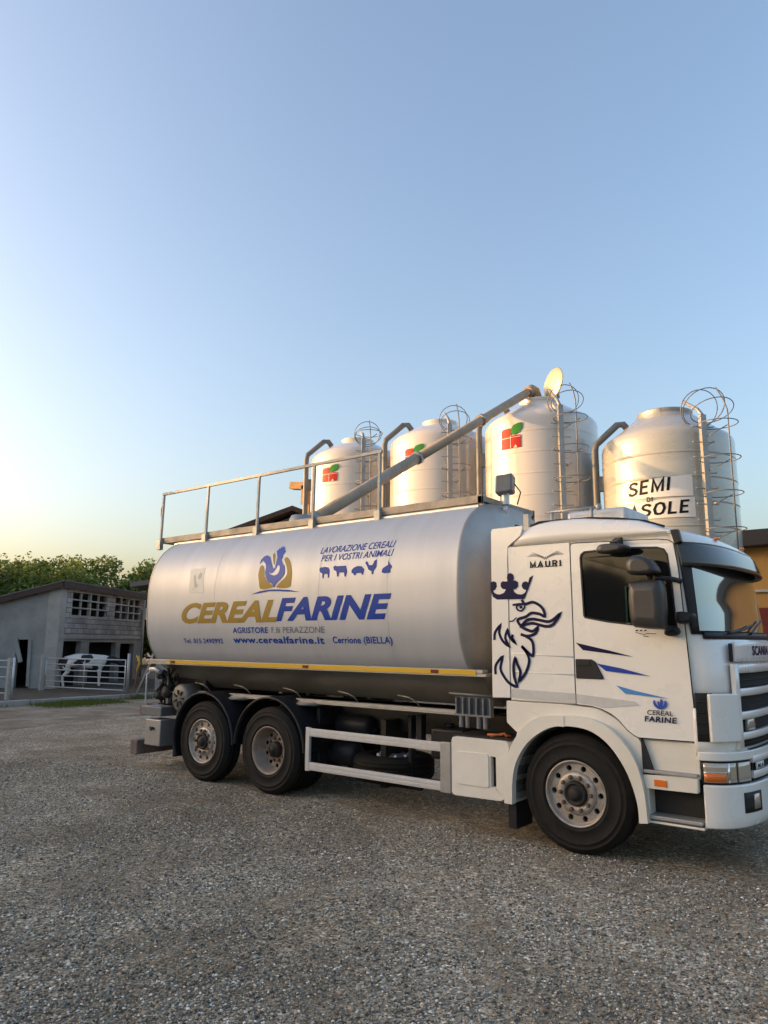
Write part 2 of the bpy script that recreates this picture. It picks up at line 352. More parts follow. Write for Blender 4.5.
LET = {
 'S': (.62, [[(.60, .80), (.50, .95), (.30, 1.0), (.10, .93), (.04, .76), (.14, .60), (.48, .44), (.60, .28), (.54, .09), (.32, 0), (.10, .06), (.0, .22)]]),
 'E': (.56, [[(.56, 1), (.05, 1), (.05, 0), (.56, 0)], [(.05, .52), (.50, .52)]]),
 'M': (.78, [[(.05, -.05), (.05, 1.0), (.39, .12), (.73, 1.0), (.73, -.05)]]),
 'I': (.14, [[(.07, -.05), (.07, 1.05)]]),
 'D': (.64, [[(.05, 0), (.05, 1), (.32, 1), (.54, .86), (.60, .5), (.54, .14), (.32, 0), (.05, 0)]]),
 'G': (.70, [[(.64, .78), (.52, .95), (.34, 1), (.12, .90), (.03, .5), (.12, .10), (.34, 0), (.54, .05), (.64, .16), (.64, .46), (.38, .46)]]),
 'R': (.64, [[(.05, -.05), (.05, 1), (.40, 1), (.57, .90), (.57, .62), (.40, .50), (.05, .50)], [(.36, .50), (.60, -.05)]]),
 'A': (.72, [[(.02, -.05), (.36, 1.0), (.70, -.05)], [(.14, .32), (.58, .32)]]),
 'O': (.74, [[(.37, 0), (.14, .10), (.03, .5), (.14, .90), (.37, 1), (.60, .90), (.71, .5), (.60, .10), (.37, 0)]]),
 'L': (.52, [[(.05, 1.05), (.05, 0), (.54, 0)]]),
 'U': (.66, [[(.05, 1.05), (.05, .3), (.14, .06), (.33, 0), (.52, .06), (.61, .3), (.61, 1.05)]])}
def block_text(txt, w=.17, gap=.26, shear=0):
    vs, fs, x0 = [], [], 0
    for ch in txt:
        wd_, strokes = LET[ch]
        for st_ in strokes:
            L_, R_ = ribbon(st_, w, False); k = len(vs); N = len(st_)
            vs += [(x0+p_.x+shear*p_.y, p_.y) for p_ in L_]+[(x0+p_.x+shear*p_.y, p_.y) for p_ in R_]
            for i in range(N-1): fs.append((k+i, k+i+1, k+N+i+1, k+N+i))
        x0 += wd_+gap
    return vs, fs
# ------------------------------------------------------------------ ground
g = M(); S = 900
xs = [-S, -60, -30, -12, -4, 4, 12, 40, S]
for i in range(8):
    for j in range(8):
        x0, x1, y0, y1 = xs[i], xs[i+1], xs[j], xs[j+1]; g.add([(x0, y0, 0), (x1, y0, 0), (x1, y1, 0), (x0, y1, 0)], [(0, 1, 2, 3)])
struct(g.build('ground', gravelm))
# bare earth in front of the barn: an uneven sheet 4 mm above the gravel
def blob(cx, cy, rx, ry, z, seed, n=60, rough=.25):
    rnd = random.Random(seed); ph = [rnd.uniform(0, 6.28) for _ in range(7)]
    return [(cx+rx*(1+rough*sum(math.sin((k+1)*t+ph[k])/(k+1) for k in range(7)))*math.cos(t), cy+ry*(1+rough*sum(math.sin((k+1)*t+ph[k])/(k+1) for k in range(7)))*math.sin(t), z) for t in [i*2*math.pi/n for i in range(n)]]
t = M(); t.poly([(-19.4, -16, .004), (-13.6, -14, .004), (-14.8, -6, .004), (-13.2, 0, .004), (-14.4, 3.5, .004), (-13.8, 7, .004), (-16, 10, .004), (-19.4, 12, .004)])
struct(t.build('earth_track', trackm))
t = M().box(-60, -19.62, -14, 45, -.1, .13); struct(t.build('barn_yard', dirtm))
t = M(); rr = random.Random(4); y = -8
while y < 9.2:
    L_ = rr.uniform(.9, 1.3); t.obox((-19.5+rr.uniform(-.03, .03), y+L_/2, .075), (.11, rr.uniform(-.01, .01), 0), (0, L_/2-.015, 0), (0, 0, .085+rr.uniform(-.015, .01))); y += L_
struct(t.build('kerb', conc, bevel=.015))

# loose pebbles (real stones) on the near gravel
import numpy as np
rg = np.random.RandomState(3)
def pebbles(n, name):
    u = rg.rand(n); dist = 3.0+11*u**1.15; az = np.radians(-38.5+rg.uniform(-34, 34, n))
    px = 3.1+dist*np.sin(az); py = -6.83+dist*np.cos(az)
    cl = sum(np.sin(px*a_+py*b_+c_) for a_, b_, c_ in ((1.3, .7, 0), (-.9, 1.7, 2), (2.9, -1.1, 4), (3.7, 4.3, 1), (-6.1, 3.3, 5)))/5      # heaped and bare patches
    keep = ~((py > .1) & (px > -8)) & (rg.rand(n) < np.clip(.62+.75*cl, .12, 1)); px = px[keep]; py = py[keep]; n = len(px)
    sz = (.0036+.0085*rg.rand(n)**2.3)+(rg.rand(n) < .006)*.008
    base = np.array([(1, 0, 0), (0, 1, 0), (-1, 0, 0), (0, -1, 0), (0, 0, 1), (0, 0, -.6)]); fc = np.array([(0, 1, 4), (1, 2, 4), (2, 3, 4), (3, 0, 4), (1, 0, 5), (2, 1, 5), (3, 2, 5), (0, 3, 5)])
    th = rg.uniform(0, 6.28, n); c, s_ = np.cos(th), np.sin(th)
    V = base[None]*(sz[:, None, None])*rg.uniform(.6, 1.35, (n, 6, 1))*np.array([1.3, .9, .8])
    X = V[..., 0]*c[:, None]-V[..., 1]*s_[:, None]+px[:, None]; Y = V[..., 0]*s_[:, None]+V[..., 1]*c[:, None]+py[:, None]; Zc = V[..., 2]+sz[:, None]*.35
    vs = np.stack([X, Y, Zc], -1).reshape(-1, 3); fs = (fc[None]+(np.arange(n)*6)[:, None, None]).reshape(-1, 3)
    me = bpy.data.meshes.new(name); me.vertices.add(len(vs)); me.vertices.foreach_set('co', vs.ravel()); me.loops.add(len(fs)*3); me.loops.foreach_set('vertex_index', fs.ravel())
    me.polygons.add(len(fs)); me.polygons.foreach_set('loop_start', np.arange(len(fs))*3); me.update(calc_edges=True)
    at = me.attributes.new('tint', 'FLOAT', 'FACE'); at.data.foreach_set('value', np.repeat(rg.rand(n), 8)); me.materials.append(stonem)
    o = bpy.data.objects.new(name, me); C.objects.link(o); return o
o = pebbles(230000, 'pebbles'); struct(o, 'stuff'); tag(o, 'loose grey and white pebbles scattered over the yard surface', 'gravel')

# ------------------------------------------------------------------ foliage
def leaves(b, centre, rad, n, size, rnd, lo=0, hi=1):
    for _ in range(n):
        d = Vector((rnd.gauss(0, 1), rnd.gauss(0, 1), rnd.gauss(0, 1))).normalized()*(rnd.random()**.4)
        p = Vector(centre)+Vector((d.x*rad[0], d.y*rad[1], d.z*rad[2]))
        u = Vector((rnd.gauss(0, 1), rnd.gauss(0, 1), rnd.gauss(0, .7))).normalized(); w = u.orthogonal().normalized(); w.rotate(Matrix.Rotation(rnd.uniform(0, 6.28), 3, u)); s_ = size*rnd.uniform(.5, 1.3)
        b.add([p-u*s_, p+w*s_*.45, p+u*s_, p-w*s_*.45], [(0, 1, 2, 3)]); b.tint.append(max(0, min(1, rnd.uniform(lo, hi))))
def tree(x, y, h, wr, label, seed, lm, nclump=26, nl=90, size=.28, gr='trees behind the barn'):
    rnd = random.Random(seed); r = thing('tree', label, 'tree', (x, y, 0), gr); tr = M()
    top = Vector((x+rnd.uniform(-.4, .4), y+rnd.uniform(-.4, .4), h*.62)); tr.pipe([(x, y, -.1), (x+rnd.uniform(-.15, .15), y, h*.3), top], .22, 8, r2=.09)
    cr = M()
    for i in range(nclump):
        a_ = rnd.uniform(0, 6.28); el = rnd.uniform(.12, 1); rr_ = wr*math.sin(math.acos(min(1, abs(el-.4)/.72)))*rnd.uniform(.4, 1.05)
        c = (x+rr_*math.cos(a_), y+rr_*math.sin(a_), h*(.12+.83*el)); cs = wr*rnd.uniform(.18, .40)
        if i < 9: tr.pipe([(x, y, h*.25+rnd.uniform(0, h*.3)), tuple((Vector(c)+Vector((x, y, c[2]-1)))/2), c], .07, 6, r2=.02)
        sh = rnd.uniform(0, .45); leaves(cr, c, (cs, cs, cs*.8), int(nl*(cs/(wr*.3))**2), size, rnd, sh, sh+.6)
    for i in range(10):   # feathery crown tips, low sun on the tops put into a yellower tint
        a_ = rnd.uniform(0, 6.28); q = wr*rnd.uniform(.0, .75); leaves(cr, (x+q*math.cos(a_), y+q*math.sin(a_), h*rnd.uniform(.9, 1.04)), (.35, .35, .6), 22, size*.8, rnd, .3, 1)
    tr.build('trunk', bark, r); cr.build('crown', lm, r, fix=False); return r
# visible trees beyond the barn (azimuths measured in the photograph)
TL = ['%s' % s for s in (
 'broad dark green tree at the left edge, behind the barn roof', 'rounded green tree second from the left behind the barn',
 'dense green tree above the low left slope of the barn roof', 'tall tree with tips tinted sun-yellow, rising over the barn gable peak',
 'low dark tree in the dip behind the barn roof peak', 'thin-leaved tree over the middle of the barn eaves',
 'bushy yellow-green tree above the right barn windows', 'spreading green tree between barn roof and tanker rear',
 'dark tree low behind the shed roof beside the tanker rear')]
for i, (az, D, h, w) in enumerate([(-67.5, 56, 8.1, 4.2), (-65, 60, 8.9, 4.0), (-62.8, 55, 8.2, 3.8), (-60.9, 60, 9.1, 3.6), (-58.9, 57, 7.6, 3.4), (-57.4, 58, 7.9, 3.2), (-55.6, 60, 8.9, 3.8), (-53.3, 57, 8.6, 3.9), (-51, 60, 7.9, 4)]):
    tree(3.1+D*math.sin(R(az)), -6.83+D*math.cos(R(az)), h*(.80, .84, .79, .86, .74, .79, .85, .82, .78)[i], w*.98, TL[i], 40+i, leaf2 if i in (0, 4, 8) else leaf1, 60, 210, .17)
# unseen tree belt added to block low sun; heights stepped to spare the silos
wd = M(); rnd = random.Random(5)
def belt(x0, y0, x1, y1, h, n):
    for i in range(n):
        t_ = i/(n-1); c = Vector((x0+(x1-x0)*t_+rnd.uniform(-1, 1), y0+(y1-y0)*t_+rnd.uniform(-1, 1), 0)); hh = h*rnd.uniform(.9, 1.06)
        k = len(wd.v); prof = [(2.2, -.2), (2.9, hh*.3), (2.7, hh*.62), (1.7, hh*.85), (.1, hh*.95)]; m0 = len(wd.f); wd.lathe(prof, c, 'z', 10); wd.tint += [.15]*(len(wd.f)-m0)
        for j in range(k, len(wd.v)): wd.v[j] += Vector((rnd.uniform(-.5, .5), rnd.uniform(-.5, .5), rnd.uniform(-.3, .2)))
        leaves(wd, c+Vector((0, 0, hh*.55)), (3.3, 3.3, hh*.48), 170, .45, rnd, 0, .8)
belt(-37, 1, -32.4, -5.4, 7.6, 5); belt(-31.6, -6.6, -28.6, -10.9, 6.0, 3); belt(-27.4, -12.5, -17, -27, 7.6, 9); belt(-17, -29, 4, -48, 6.2, 8); belt(4, -50, 40, -46, 5.2, 10); belt(-37, 1, -48, 8, 7.6, 4)
o = wd.build('shade_trees', leaf2, fix=False); struct(o, 'stuff'); tag(o, 'unseen belt of trees added to keep the low sun off the yard', 'shade_trees')
# grass tufts by the kerb
gb = M(); rnd = random.Random(8)
for _ in range(9000):
    y_ = rnd.triangular(4.1, 7.0, 5.5); x_ = -18.8+rnd.gauss(0, .42)+.12*math.sin(y_*3); h = rnd.uniform(.05, .13); a_ = rnd.uniform(0, 6.28); ln = rnd.uniform(-.05, .05)
    gb.add([(x_-.008*math.cos(a_), y_-.008*math.sin(a_), 0), (x_+.008*math.cos(a_), y_+.008*math.sin(a_), 0), (x_+ln, y_+ln, h)], [(0, 1, 2)]); gb.tint.append(rnd.random())
for _ in range(1500):
    y_ = rnd.choice([rnd.gauss(7.9, .25), rnd.gauss(1, 1.2), rnd.gauss(-2, 1)]); x_ = -19.15+rnd.gauss(0, .15); h = rnd.uniform(.04, .18); a_ = rnd.uniform(0, 6.28)
    gb.add([(x_-.01*math.cos(a_), y_-.01*math.sin(a_), 0), (x_+.01*math.cos(a_), y_+.01*math.sin(a_), 0), (x_+rnd.uniform(-.05, .05), y_, h)], [(0, 1, 2)]); gb.tint.append(rnd.random())
o = gb.build('grass', grassm, fix=False); struct(o, 'stuff'); tag(o, 'short green grass growing along the concrete kerb', 'grass')

# ------------------------------------------------------------------ barn
A = Vector((-24.3, 7.6, 0)); bd = Vector((-.559, .829, 0)).normalized(); bs = Vector((-.829, -.559, 0)).normalized()
def W(u, v, z): return A+bd*u+bs*v+Vector((0, 0, z))      # u along the front, v back into the barn
barn = thing('cattle_barn', 'low grey block barn with lean-to roof and grid windows behind the cow', 'barn', tuple(W(0, 0, 0)))
def wallpoly(b, pts, th, plane='front', holes=()):
    rings = [pts]+list(holes); flat = [p for r_ in rings for p in r_]; tris = tessellate_polygon([[Vector((x, y, 0)) for x, y in r_] for r_ in rings]); n = len(flat)
    f = (lambda x, z, d: W(x, d, z)) if plane == 'front' else (lambda x, z, d: W(d, x, z))
    b.add([f(x, z, 0) for x, z in flat]+[f(x, z, th) for x, z in flat], [tuple(t_) for t_ in tris]+[tuple(i+n for i in t_) for t_ in tris]); k = len(b.v)-2*n; o_ = 0
    for r_ in rings:
        for i in range(len(r_)):
            j = (i+1) % len(r_); b.f.append((k+o_+i, k+o_+j, k+n+o_+j, k+n+o_+i)); b.sm.append(False)
        o_ += len(r_)
rc = lambda a_, b_, c, d: [(a_, c), (b_, c), (b_, d), (a_, d)]
b = M(); wins = [(.92, 4.0, 2.90, 3.86), (4.8, 7.62, 2.88, 3.88)]
wallpoly(b, rc(.42, 7.9, 2.18, 3.98), .2, 'front', [rc(a_, b_, c, d) for a_, b_, c, d in wins])
b.build('wall', blockm, barn, uv=lambda v: ((v-A).dot(bd), v.z))
b = M(); wallpoly(b, rc(.42, 7.9, .0, 2.0), .22, 'front', [rc(.05+.42, 1.9, .12, 1.9), rc(2.6, 5.15, .12, 1.86), rc(5.6, 7.1, .12, 1.8)])
b.build('lower_wall', conc, barn)
b = M(); b.add([W(.0, -.04, 2.0), W(7.9, -.04, 2.0), W(7.9, .24, 2.0), W(0, .24, 2.0), W(0, -.04, 2.17), W(7.9, -.04, 2.17), W(7.9, .24, 2.17), W(0, .24, 2.17)], [(3, 2, 1, 0), (4, 5, 6, 7), (0, 1, 5, 4), (1, 2, 6, 5), (2, 3, 7, 6), (3, 0, 4, 7)]); b.build('beam', paleconc, barn)
b = M(); b.add([W(-.02, -.02, 0), W(.42, -.02, 0), W(.42, .48, 0), W(-.02, .48, 0), W(-.02, -.02, 4.0), W(.42, -.02, 4.0), W(.42, .48, 3.88), W(-.02, .48, 3.88)], [(3, 2, 1, 0), (4, 5, 6, 7), (0, 1, 5, 4), (1, 2, 6, 5), (2, 3, 7, 6), (3, 0, 4, 7)]); b.build('pillar', paleconc, barn)
zt = lambda v: 4.0-.245*v
b = M(); wallpoly(b, [(.48, 0), (14, 0), (14, zt(14)), (.48, zt(.48))], .2, 'side', [rc(1.02, 1.62, .13, 1.95)]); b.build('side_wall', conc, barn)
b = M()   # broken boards leaning in the doorway
b.bar(W(-.05, 1.0, .2), W(-.05, 1.06, 1.95), .05, .12); b.bar(W(-.06, 1.66, 2.0), W(-.05, 1.36, 1.1), .05, .16); b.build('board', conc, barn)
b = M(); wallpoly(b, rc(0, 14, 0, .5), .15, 'side'); 
b = M(); b.add([W(7.9, 0, 0), W(7.9, 14, 0), W(7.9, 14, zt(14)), W(7.9, 0, 4.0), W(.3, 14, 0), W(.3, 14, zt(14))], [(0, 1, 2, 3), (1, 4, 5, 2)]); b.build('rear_wall', conc, barn)
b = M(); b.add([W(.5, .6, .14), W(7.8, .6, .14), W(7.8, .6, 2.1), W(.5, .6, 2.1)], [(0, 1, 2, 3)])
b.add([W(.5, 1.5, 2.4), W(7.8, 1.5, 2.4), W(7.8, 1.5, 3.9), W(.5, 1.5, 3.9)], [(0, 1, 2, 3)]); b.build('dark_backing', dark, barn)  # near-black sheets stand in for the shade inside the barn
for (a_, b_, c, d) in wins:
    w_ = M(); nc = 4; nr = 3
    for i in range(nc+1):
        u = a_+(b_-a_)*i/nc; wd_ = (.07, .07, .13, .07, .07)[i]; w_.bar(W(u, .06, c), W(u, .06, d), .09, wd_, tuple(bs))
    for j in range(nr+1):
        z = c+(d-c)*j/nr; w_.bar(W(a_, .05, z), W(b_, .05, z), .11, .055)
    wo_ = w_.build('window', paleconc, barn)
# corrugated roof
b = M(); nu, nv = 180, 2; u0, u1 = -.22, 8.2; v0, v1 = -.2, 14.4; k = len(b.v)
for j in range(nv+1):
    for i in range(nu+1):
        u = u0+(u1-u0)*i/nu; v = v0+(v1-v0)*j/nv; b.v.append(W(u, v, 4.16-.245*v+.028*math.sin(u*2*math.pi/.2)))
for j in range(nv):
    for i in range(nu): b.f.append((k+j*(nu+1)+i, k+j*(nu+1)+i+1, k+(j+1)*(nu+1)+i+1, k+(j+1)*(nu+1)+i)); b.sm.append(True)
roofm = mat('fibre cement roof', (.20, .18, .165), .9, 0, (.12, .10, .09), 1.5, .6)
ro = b.build('roof', roofm, barn, fix=False); ro.modifiers.new('th', 'SOLIDIFY').thickness = .02
fas = mat('dark red fascia', (.075, .035, .03), .7, 0, (.045, .025, .022), 2, .5)
b = M(); b.bar(W(-.16, -.16, 4.05), W(8.15, -.16, 4.05), .05, .24); b.bar(W(-.18, -.14, 4.06), W(-.18, 14.3, 4.06-.245*14.7), .05, .2)
for i in range(7): b.bar(W(-.17, 1+i*1.9, zt(1+i*1.9)-.03), W(.6, 1+i*1.9, zt(1+i*1.9)-.03), .12, .12)
b.build('fascia', fas, barn)
b = M().pipe([W(7.75, -.12, 3.9), W(7.75, -.12, .2)], .06, 8); b.build('downpipe', paleconc, barn)
b = M(); b.bar(W(7.95, -.2, 2.95), W(7.95, -.2, 3.5), .04, .42, tuple(bd)); b.build('lamp_panel', mat('cream plastic', (.62, .6, .42), .6), barn)

# shed beside the barn, behind the tanker rear
shed = thing('shed', 'grey rendered shed with tilted sheet roof just behind the tanker rear', 'shed', (-20.6, 9.8, 0))
b = M(); b.add([(-20.9, 9.7, 0), (-15.5, 13.4, 0), (-19, 18.4, 0), (-24.4, 14.7, 0), (-20.9, 9.7, 3.9), (-15.5, 13.4, 4.6), (-19, 18.4, 4.6), (-24.4, 14.7, 3.9)], [(0, 1, 5, 4), (1, 2, 6, 5), (2, 3, 7, 6), (3, 0, 4, 7), (4, 5, 6, 7)]); b.build('wall', conc, shed)
b = M(); e1 = Vector((5.4, 3.7, .9)); e2 = Vector((-3.5, 5, 0)); p0 = Vector((-21.3, 9.0, 4.02)); b.obox(p0+e1*.55+e2*.55, e1*.58, e2*.6, (0, 0, .09)); b.build('roof', roofm, shed)

# ------------------------------------------------------------------ gates, cow
def gate(name, label, p0, p1, zb, zt_, nbar, mid=True, group=None):
    p0, p1 = Vector(p0), Vector(p1); d = (p1-p0).normalized(); r = thing(name, label, 'gate', tuple(p0), group); up_ = Vector((0, 0, 1))
    f = M(); f.pipe([p0+up_*zb, p1+up_*zb], .024, 8); f.pipe([p0+up_*zt_, p1+up_*zt_], .024, 8)
    for q in (p0, p1): f.pipe([q+up_*zb, q+up_*zt_], .024, 8)
    f.build('frame', galv2, r)
    for i in range(nbar):
        z = zb+(zt_-zb)*(i+1)/(nbar+1); M().pipe([p0+up_*z, p1+up_*z], .019, 8).build('rail', galv2, r)
    if mid: q = (p0+p1)/2; M().pipe([q+up_*zb, q+up_*zt_], .016, 6).build('brace', galv2, r)
    return r
gate('farm_gate', 'five-bar galvanised gate in front of the standing cow', (-23.55, 6.86, 0), (-19.62, 7.62, 0), .27, 1.28, 4)
o = M().bar((-23.66, 6.8, .1), (-23.66, 6.8, 1.42), .14, .14, (1, 0, 0)).build('gate_post', paleconc, O=(-23.66, 6.8, .1)); tag(o, 'concrete post at the left end of the gate with the cow', 'post')
o = M().pipe([(-19.5, 7.66, .1), (-19.5, 7.66, 1.5)], .05, 10).build('gate_post', galv, O=(-19.5, 7.66, .1)); tag(o, 'grey steel post at the right end of the gate, nearest the tanker', 'post')
fr = thing('railing_fence', 'galvanised tube railing at the left edge of the photo', 'fence', (-20, 3.9, 0))
P0, P1 = Vector((-23.5, 3.1, 0)), Vector((-20.05, 4.05, 0))
for z in (.32, .8, 1.1, 1.3): M().pipe([P0+Vector((0, 0, z)), P1+Vector((0, 0, z))], .026, 8).build('rail', galv2, fr)
M().pipe([P1+Vector((0, 0, .1)), P1+Vector((0, 0, 1.4))], .035, 8).build('end_post', galv2, fr)
M().bar((-20.2, 4.0, .1), (-20.2, 4.0, 1.38), .12, .12, (1, 0, 0)).build('post', paleconc, fr)
# rope on a leaning pole
pl = thing('leaning_pole', 'leaning wooden pole with yellow rope beside the right gate post', 'pole', (-19.25, 7.95, 0))
M().pipe([(-19.2, 7.75, 0), (-19.05, 8.2, 1.2), (-18.95, 8.5, 2.3)], .03, 8).build('pole', paleconc, pl)
M().pipe([(-19.15, 7.72, 1.45), (-19.1, 7.8, 1.2), (-19.12, 7.74, .95), (-19.12, 7.82, 1.15), (-19.13, 7.78, 1.42)], .035, 6, closed=True).build('rope', yel, pl)
M().pipe([(-19.2, 7.6, .1), (-19.1, 7.7, .6), (-19.1, 7.75, 1.1)], .012, 6).build('cord', orangerust, pl)
# cow
cr_ = Vector((.497, .868, 0)).normalized(); cb = Vector((-23.92, 8.62, .16))
def skin(name, nodes, edges, m, loc, rz, sub=2):
    me = bpy.data.meshes.new(name); me.from_pydata([n_[0] for n_ in nodes], edges, []); o_ = bpy.data.objects.new(name, me); C.objects.link(o_)
    o_.location = loc; o_.rotation_euler = (0, 0, rz); sk = o_.modifiers.new('skin', 'SKIN')
    for i, n_ in enumerate(nodes): sv = me.skin_vertices[0].data[i]; sv.radius = n_[1] if isinstance(n_[1], tuple) else (n_[1], n_[1]); sv.use_root = (i == 0)
    su = o_.modifiers.new('sub', 'SUBSURF'); su.levels = sub; su.render_levels = sub; sk.use_smooth_shade = True; me.materials.append(m); WO[o_.name] = Vector(loc); return o_
nodes = [((0, 0, 1.02), (.36, .30)), ((-.45, 0, 1.05), (.34, .29)), ((-.82, 0, 1.08), (.24, .24)), ((.45, 0, 1.02), (.35, .27)), ((.75, 0, 1.08), (.24, .20)), ((1.0, 0, 1.10), .15), ((1.18, 0, 1.04), (.13, .12)), ((1.36, 0, .9), (.10, .09)), ((1.46, 0, .8), .075)]
edges = [(0, 1), (1, 2), (0, 3), (3, 4), (4, 5), (5, 6), (6, 7), (7, 8)]
def leg(root, pts):
    pr = root
    for p_, r_ in pts: nodes.append((p_, r_)); edges.append((pr, len(nodes)-1)); pr = len(nodes)-1
for s_ in (-1, 1):
    leg(3, [((.52, .17*s_, .75), .11), ((.54, .16*s_, .42), .06), ((.53, .16*s_, .14), .045), ((.56, .16*s_, .03), .055)])
    leg(2, [((-.70, .18*s_, .78), .14), ((-.62, .17*s_, .62), .10), ((-.84, .16*s_, .42), .055), ((-.80, .16*s_, .14), .042), ((-.77, .16*s_, .03), .055)])
leg(2, [((-.98, 0, 1.12), .04), ((-1.03, 0, .8), .025), ((-1.03, 0, .5), .04)])
for s_ in (-1, 1): leg(6, [((1.14, .16*s_, 1.12), .035), ((1.12, .26*s_, 1.10), .03)])
cow = skin('cow', nodes, edges, cowm, cb, math.atan2(cr_.y, cr_.x)); tag(cow, 'black and white cow standing behind the galvanised gate', 'cow')
cow.scale = (.96, .96, .96)

# ------------------------------------------------------------------ ochre farm building (right edge)
ob = thing('farmhouse', 'ochre farm building with dark eaves and red base at the right edge', 'building', (2, 14, 0))
M().box(-7.5, 16, 14, 21, 2.88, 4.45).build('wall', ochre, ob)
M().box(-7.5, -1.12, 13.98, 21, 0, 2.88).build('lower_wall', redwall, ob)
b = M(); b.prism(rc(-1.12, 16, 0, 2.88), 13.98, 14.2, [rc(-.92+k*3.4, .35+k*3.4, 1.1, 2.62) for k in range(5)]); b.build('lower_wall', redwall, ob)
M().box(-1.1, 16, 14.2, 21, 0, 2.87).build('dark_infill', dark, ob)  # near-black fill stands in for shade behind the windows
M().box(-7.9, 16.4, 13.55, 21.4, 4.44, 4.86).build('eaves', fascia, ob, bevel=.02)
M().box(-7.5, 16, 13.93, 13.985, 3.28, 3.34).build('conduit', alu, ob)
for k in range(5):
    x0, x1 = -.92+k*3.4, .35+k*3.4; w_ = M()
    for q in (x0+.04, (x0+x1)/2, x1-.04): w_.box(q-.04, q+.04, 14.02, 14.08, 1.1, 2.62)
    w_.box(x0, x1, 14.025, 14.075, 1.1, 1.17); w_.box(x0, x1, 14.025, 14.075, 2.55, 2.62); f = w_.build('window', galv2, ob)
    M().box(x0, x1, 14.045, 14.055, 1.1, 2.62).build('pane', glass, f)
# brown roofed building seen over the tank
bh = thing('barn', 'brown gabled roof of a barn just showing above the tanker walkway', 'barn', (-18.3, 14.2, 0))
b = M(); gdir = Vector((.78, .62, 0)); nd = Vector((-.62, .78, 0)); c0 = Vector((-18.35, 14.1, 0))
def G(u, v, z): return c0+gdir*u+nd*v+Vector((0, 0, z))
b.add([G(-4.5, .3, 0), G(4.5, .3, 0), G(4.5, .3, 5.4), G(0, .3, 7.1), G(-4.5, .3, 5.4), G(-4.5, 9, 0), G(4.5, 9, 0), G(4.5, 9, 5.4), G(0, 9, 7.1), G(-4.5, 9, 5.4)], [(0, 1, 2, 3, 4), (5, 9, 8, 7, 6), (1, 6, 7, 2), (0, 4, 9, 5)]); b.build('wall', conc, bh)
b = M(); brn = mat('brown tiles', (.12, .065, .04), .85, 0, (.08, .04, .03), 3, .6)
for s_ in (-1, 1):
    p0 = G(0, 0, 7.32); p1 = G(5.0*s_, 0, 5.42); q = (p1-p0); b.obox(p0+q/2+nd*4.5, q/2, nd*4.9, Vector((0, 0, .1)))
b.build('roof', brn, bh)

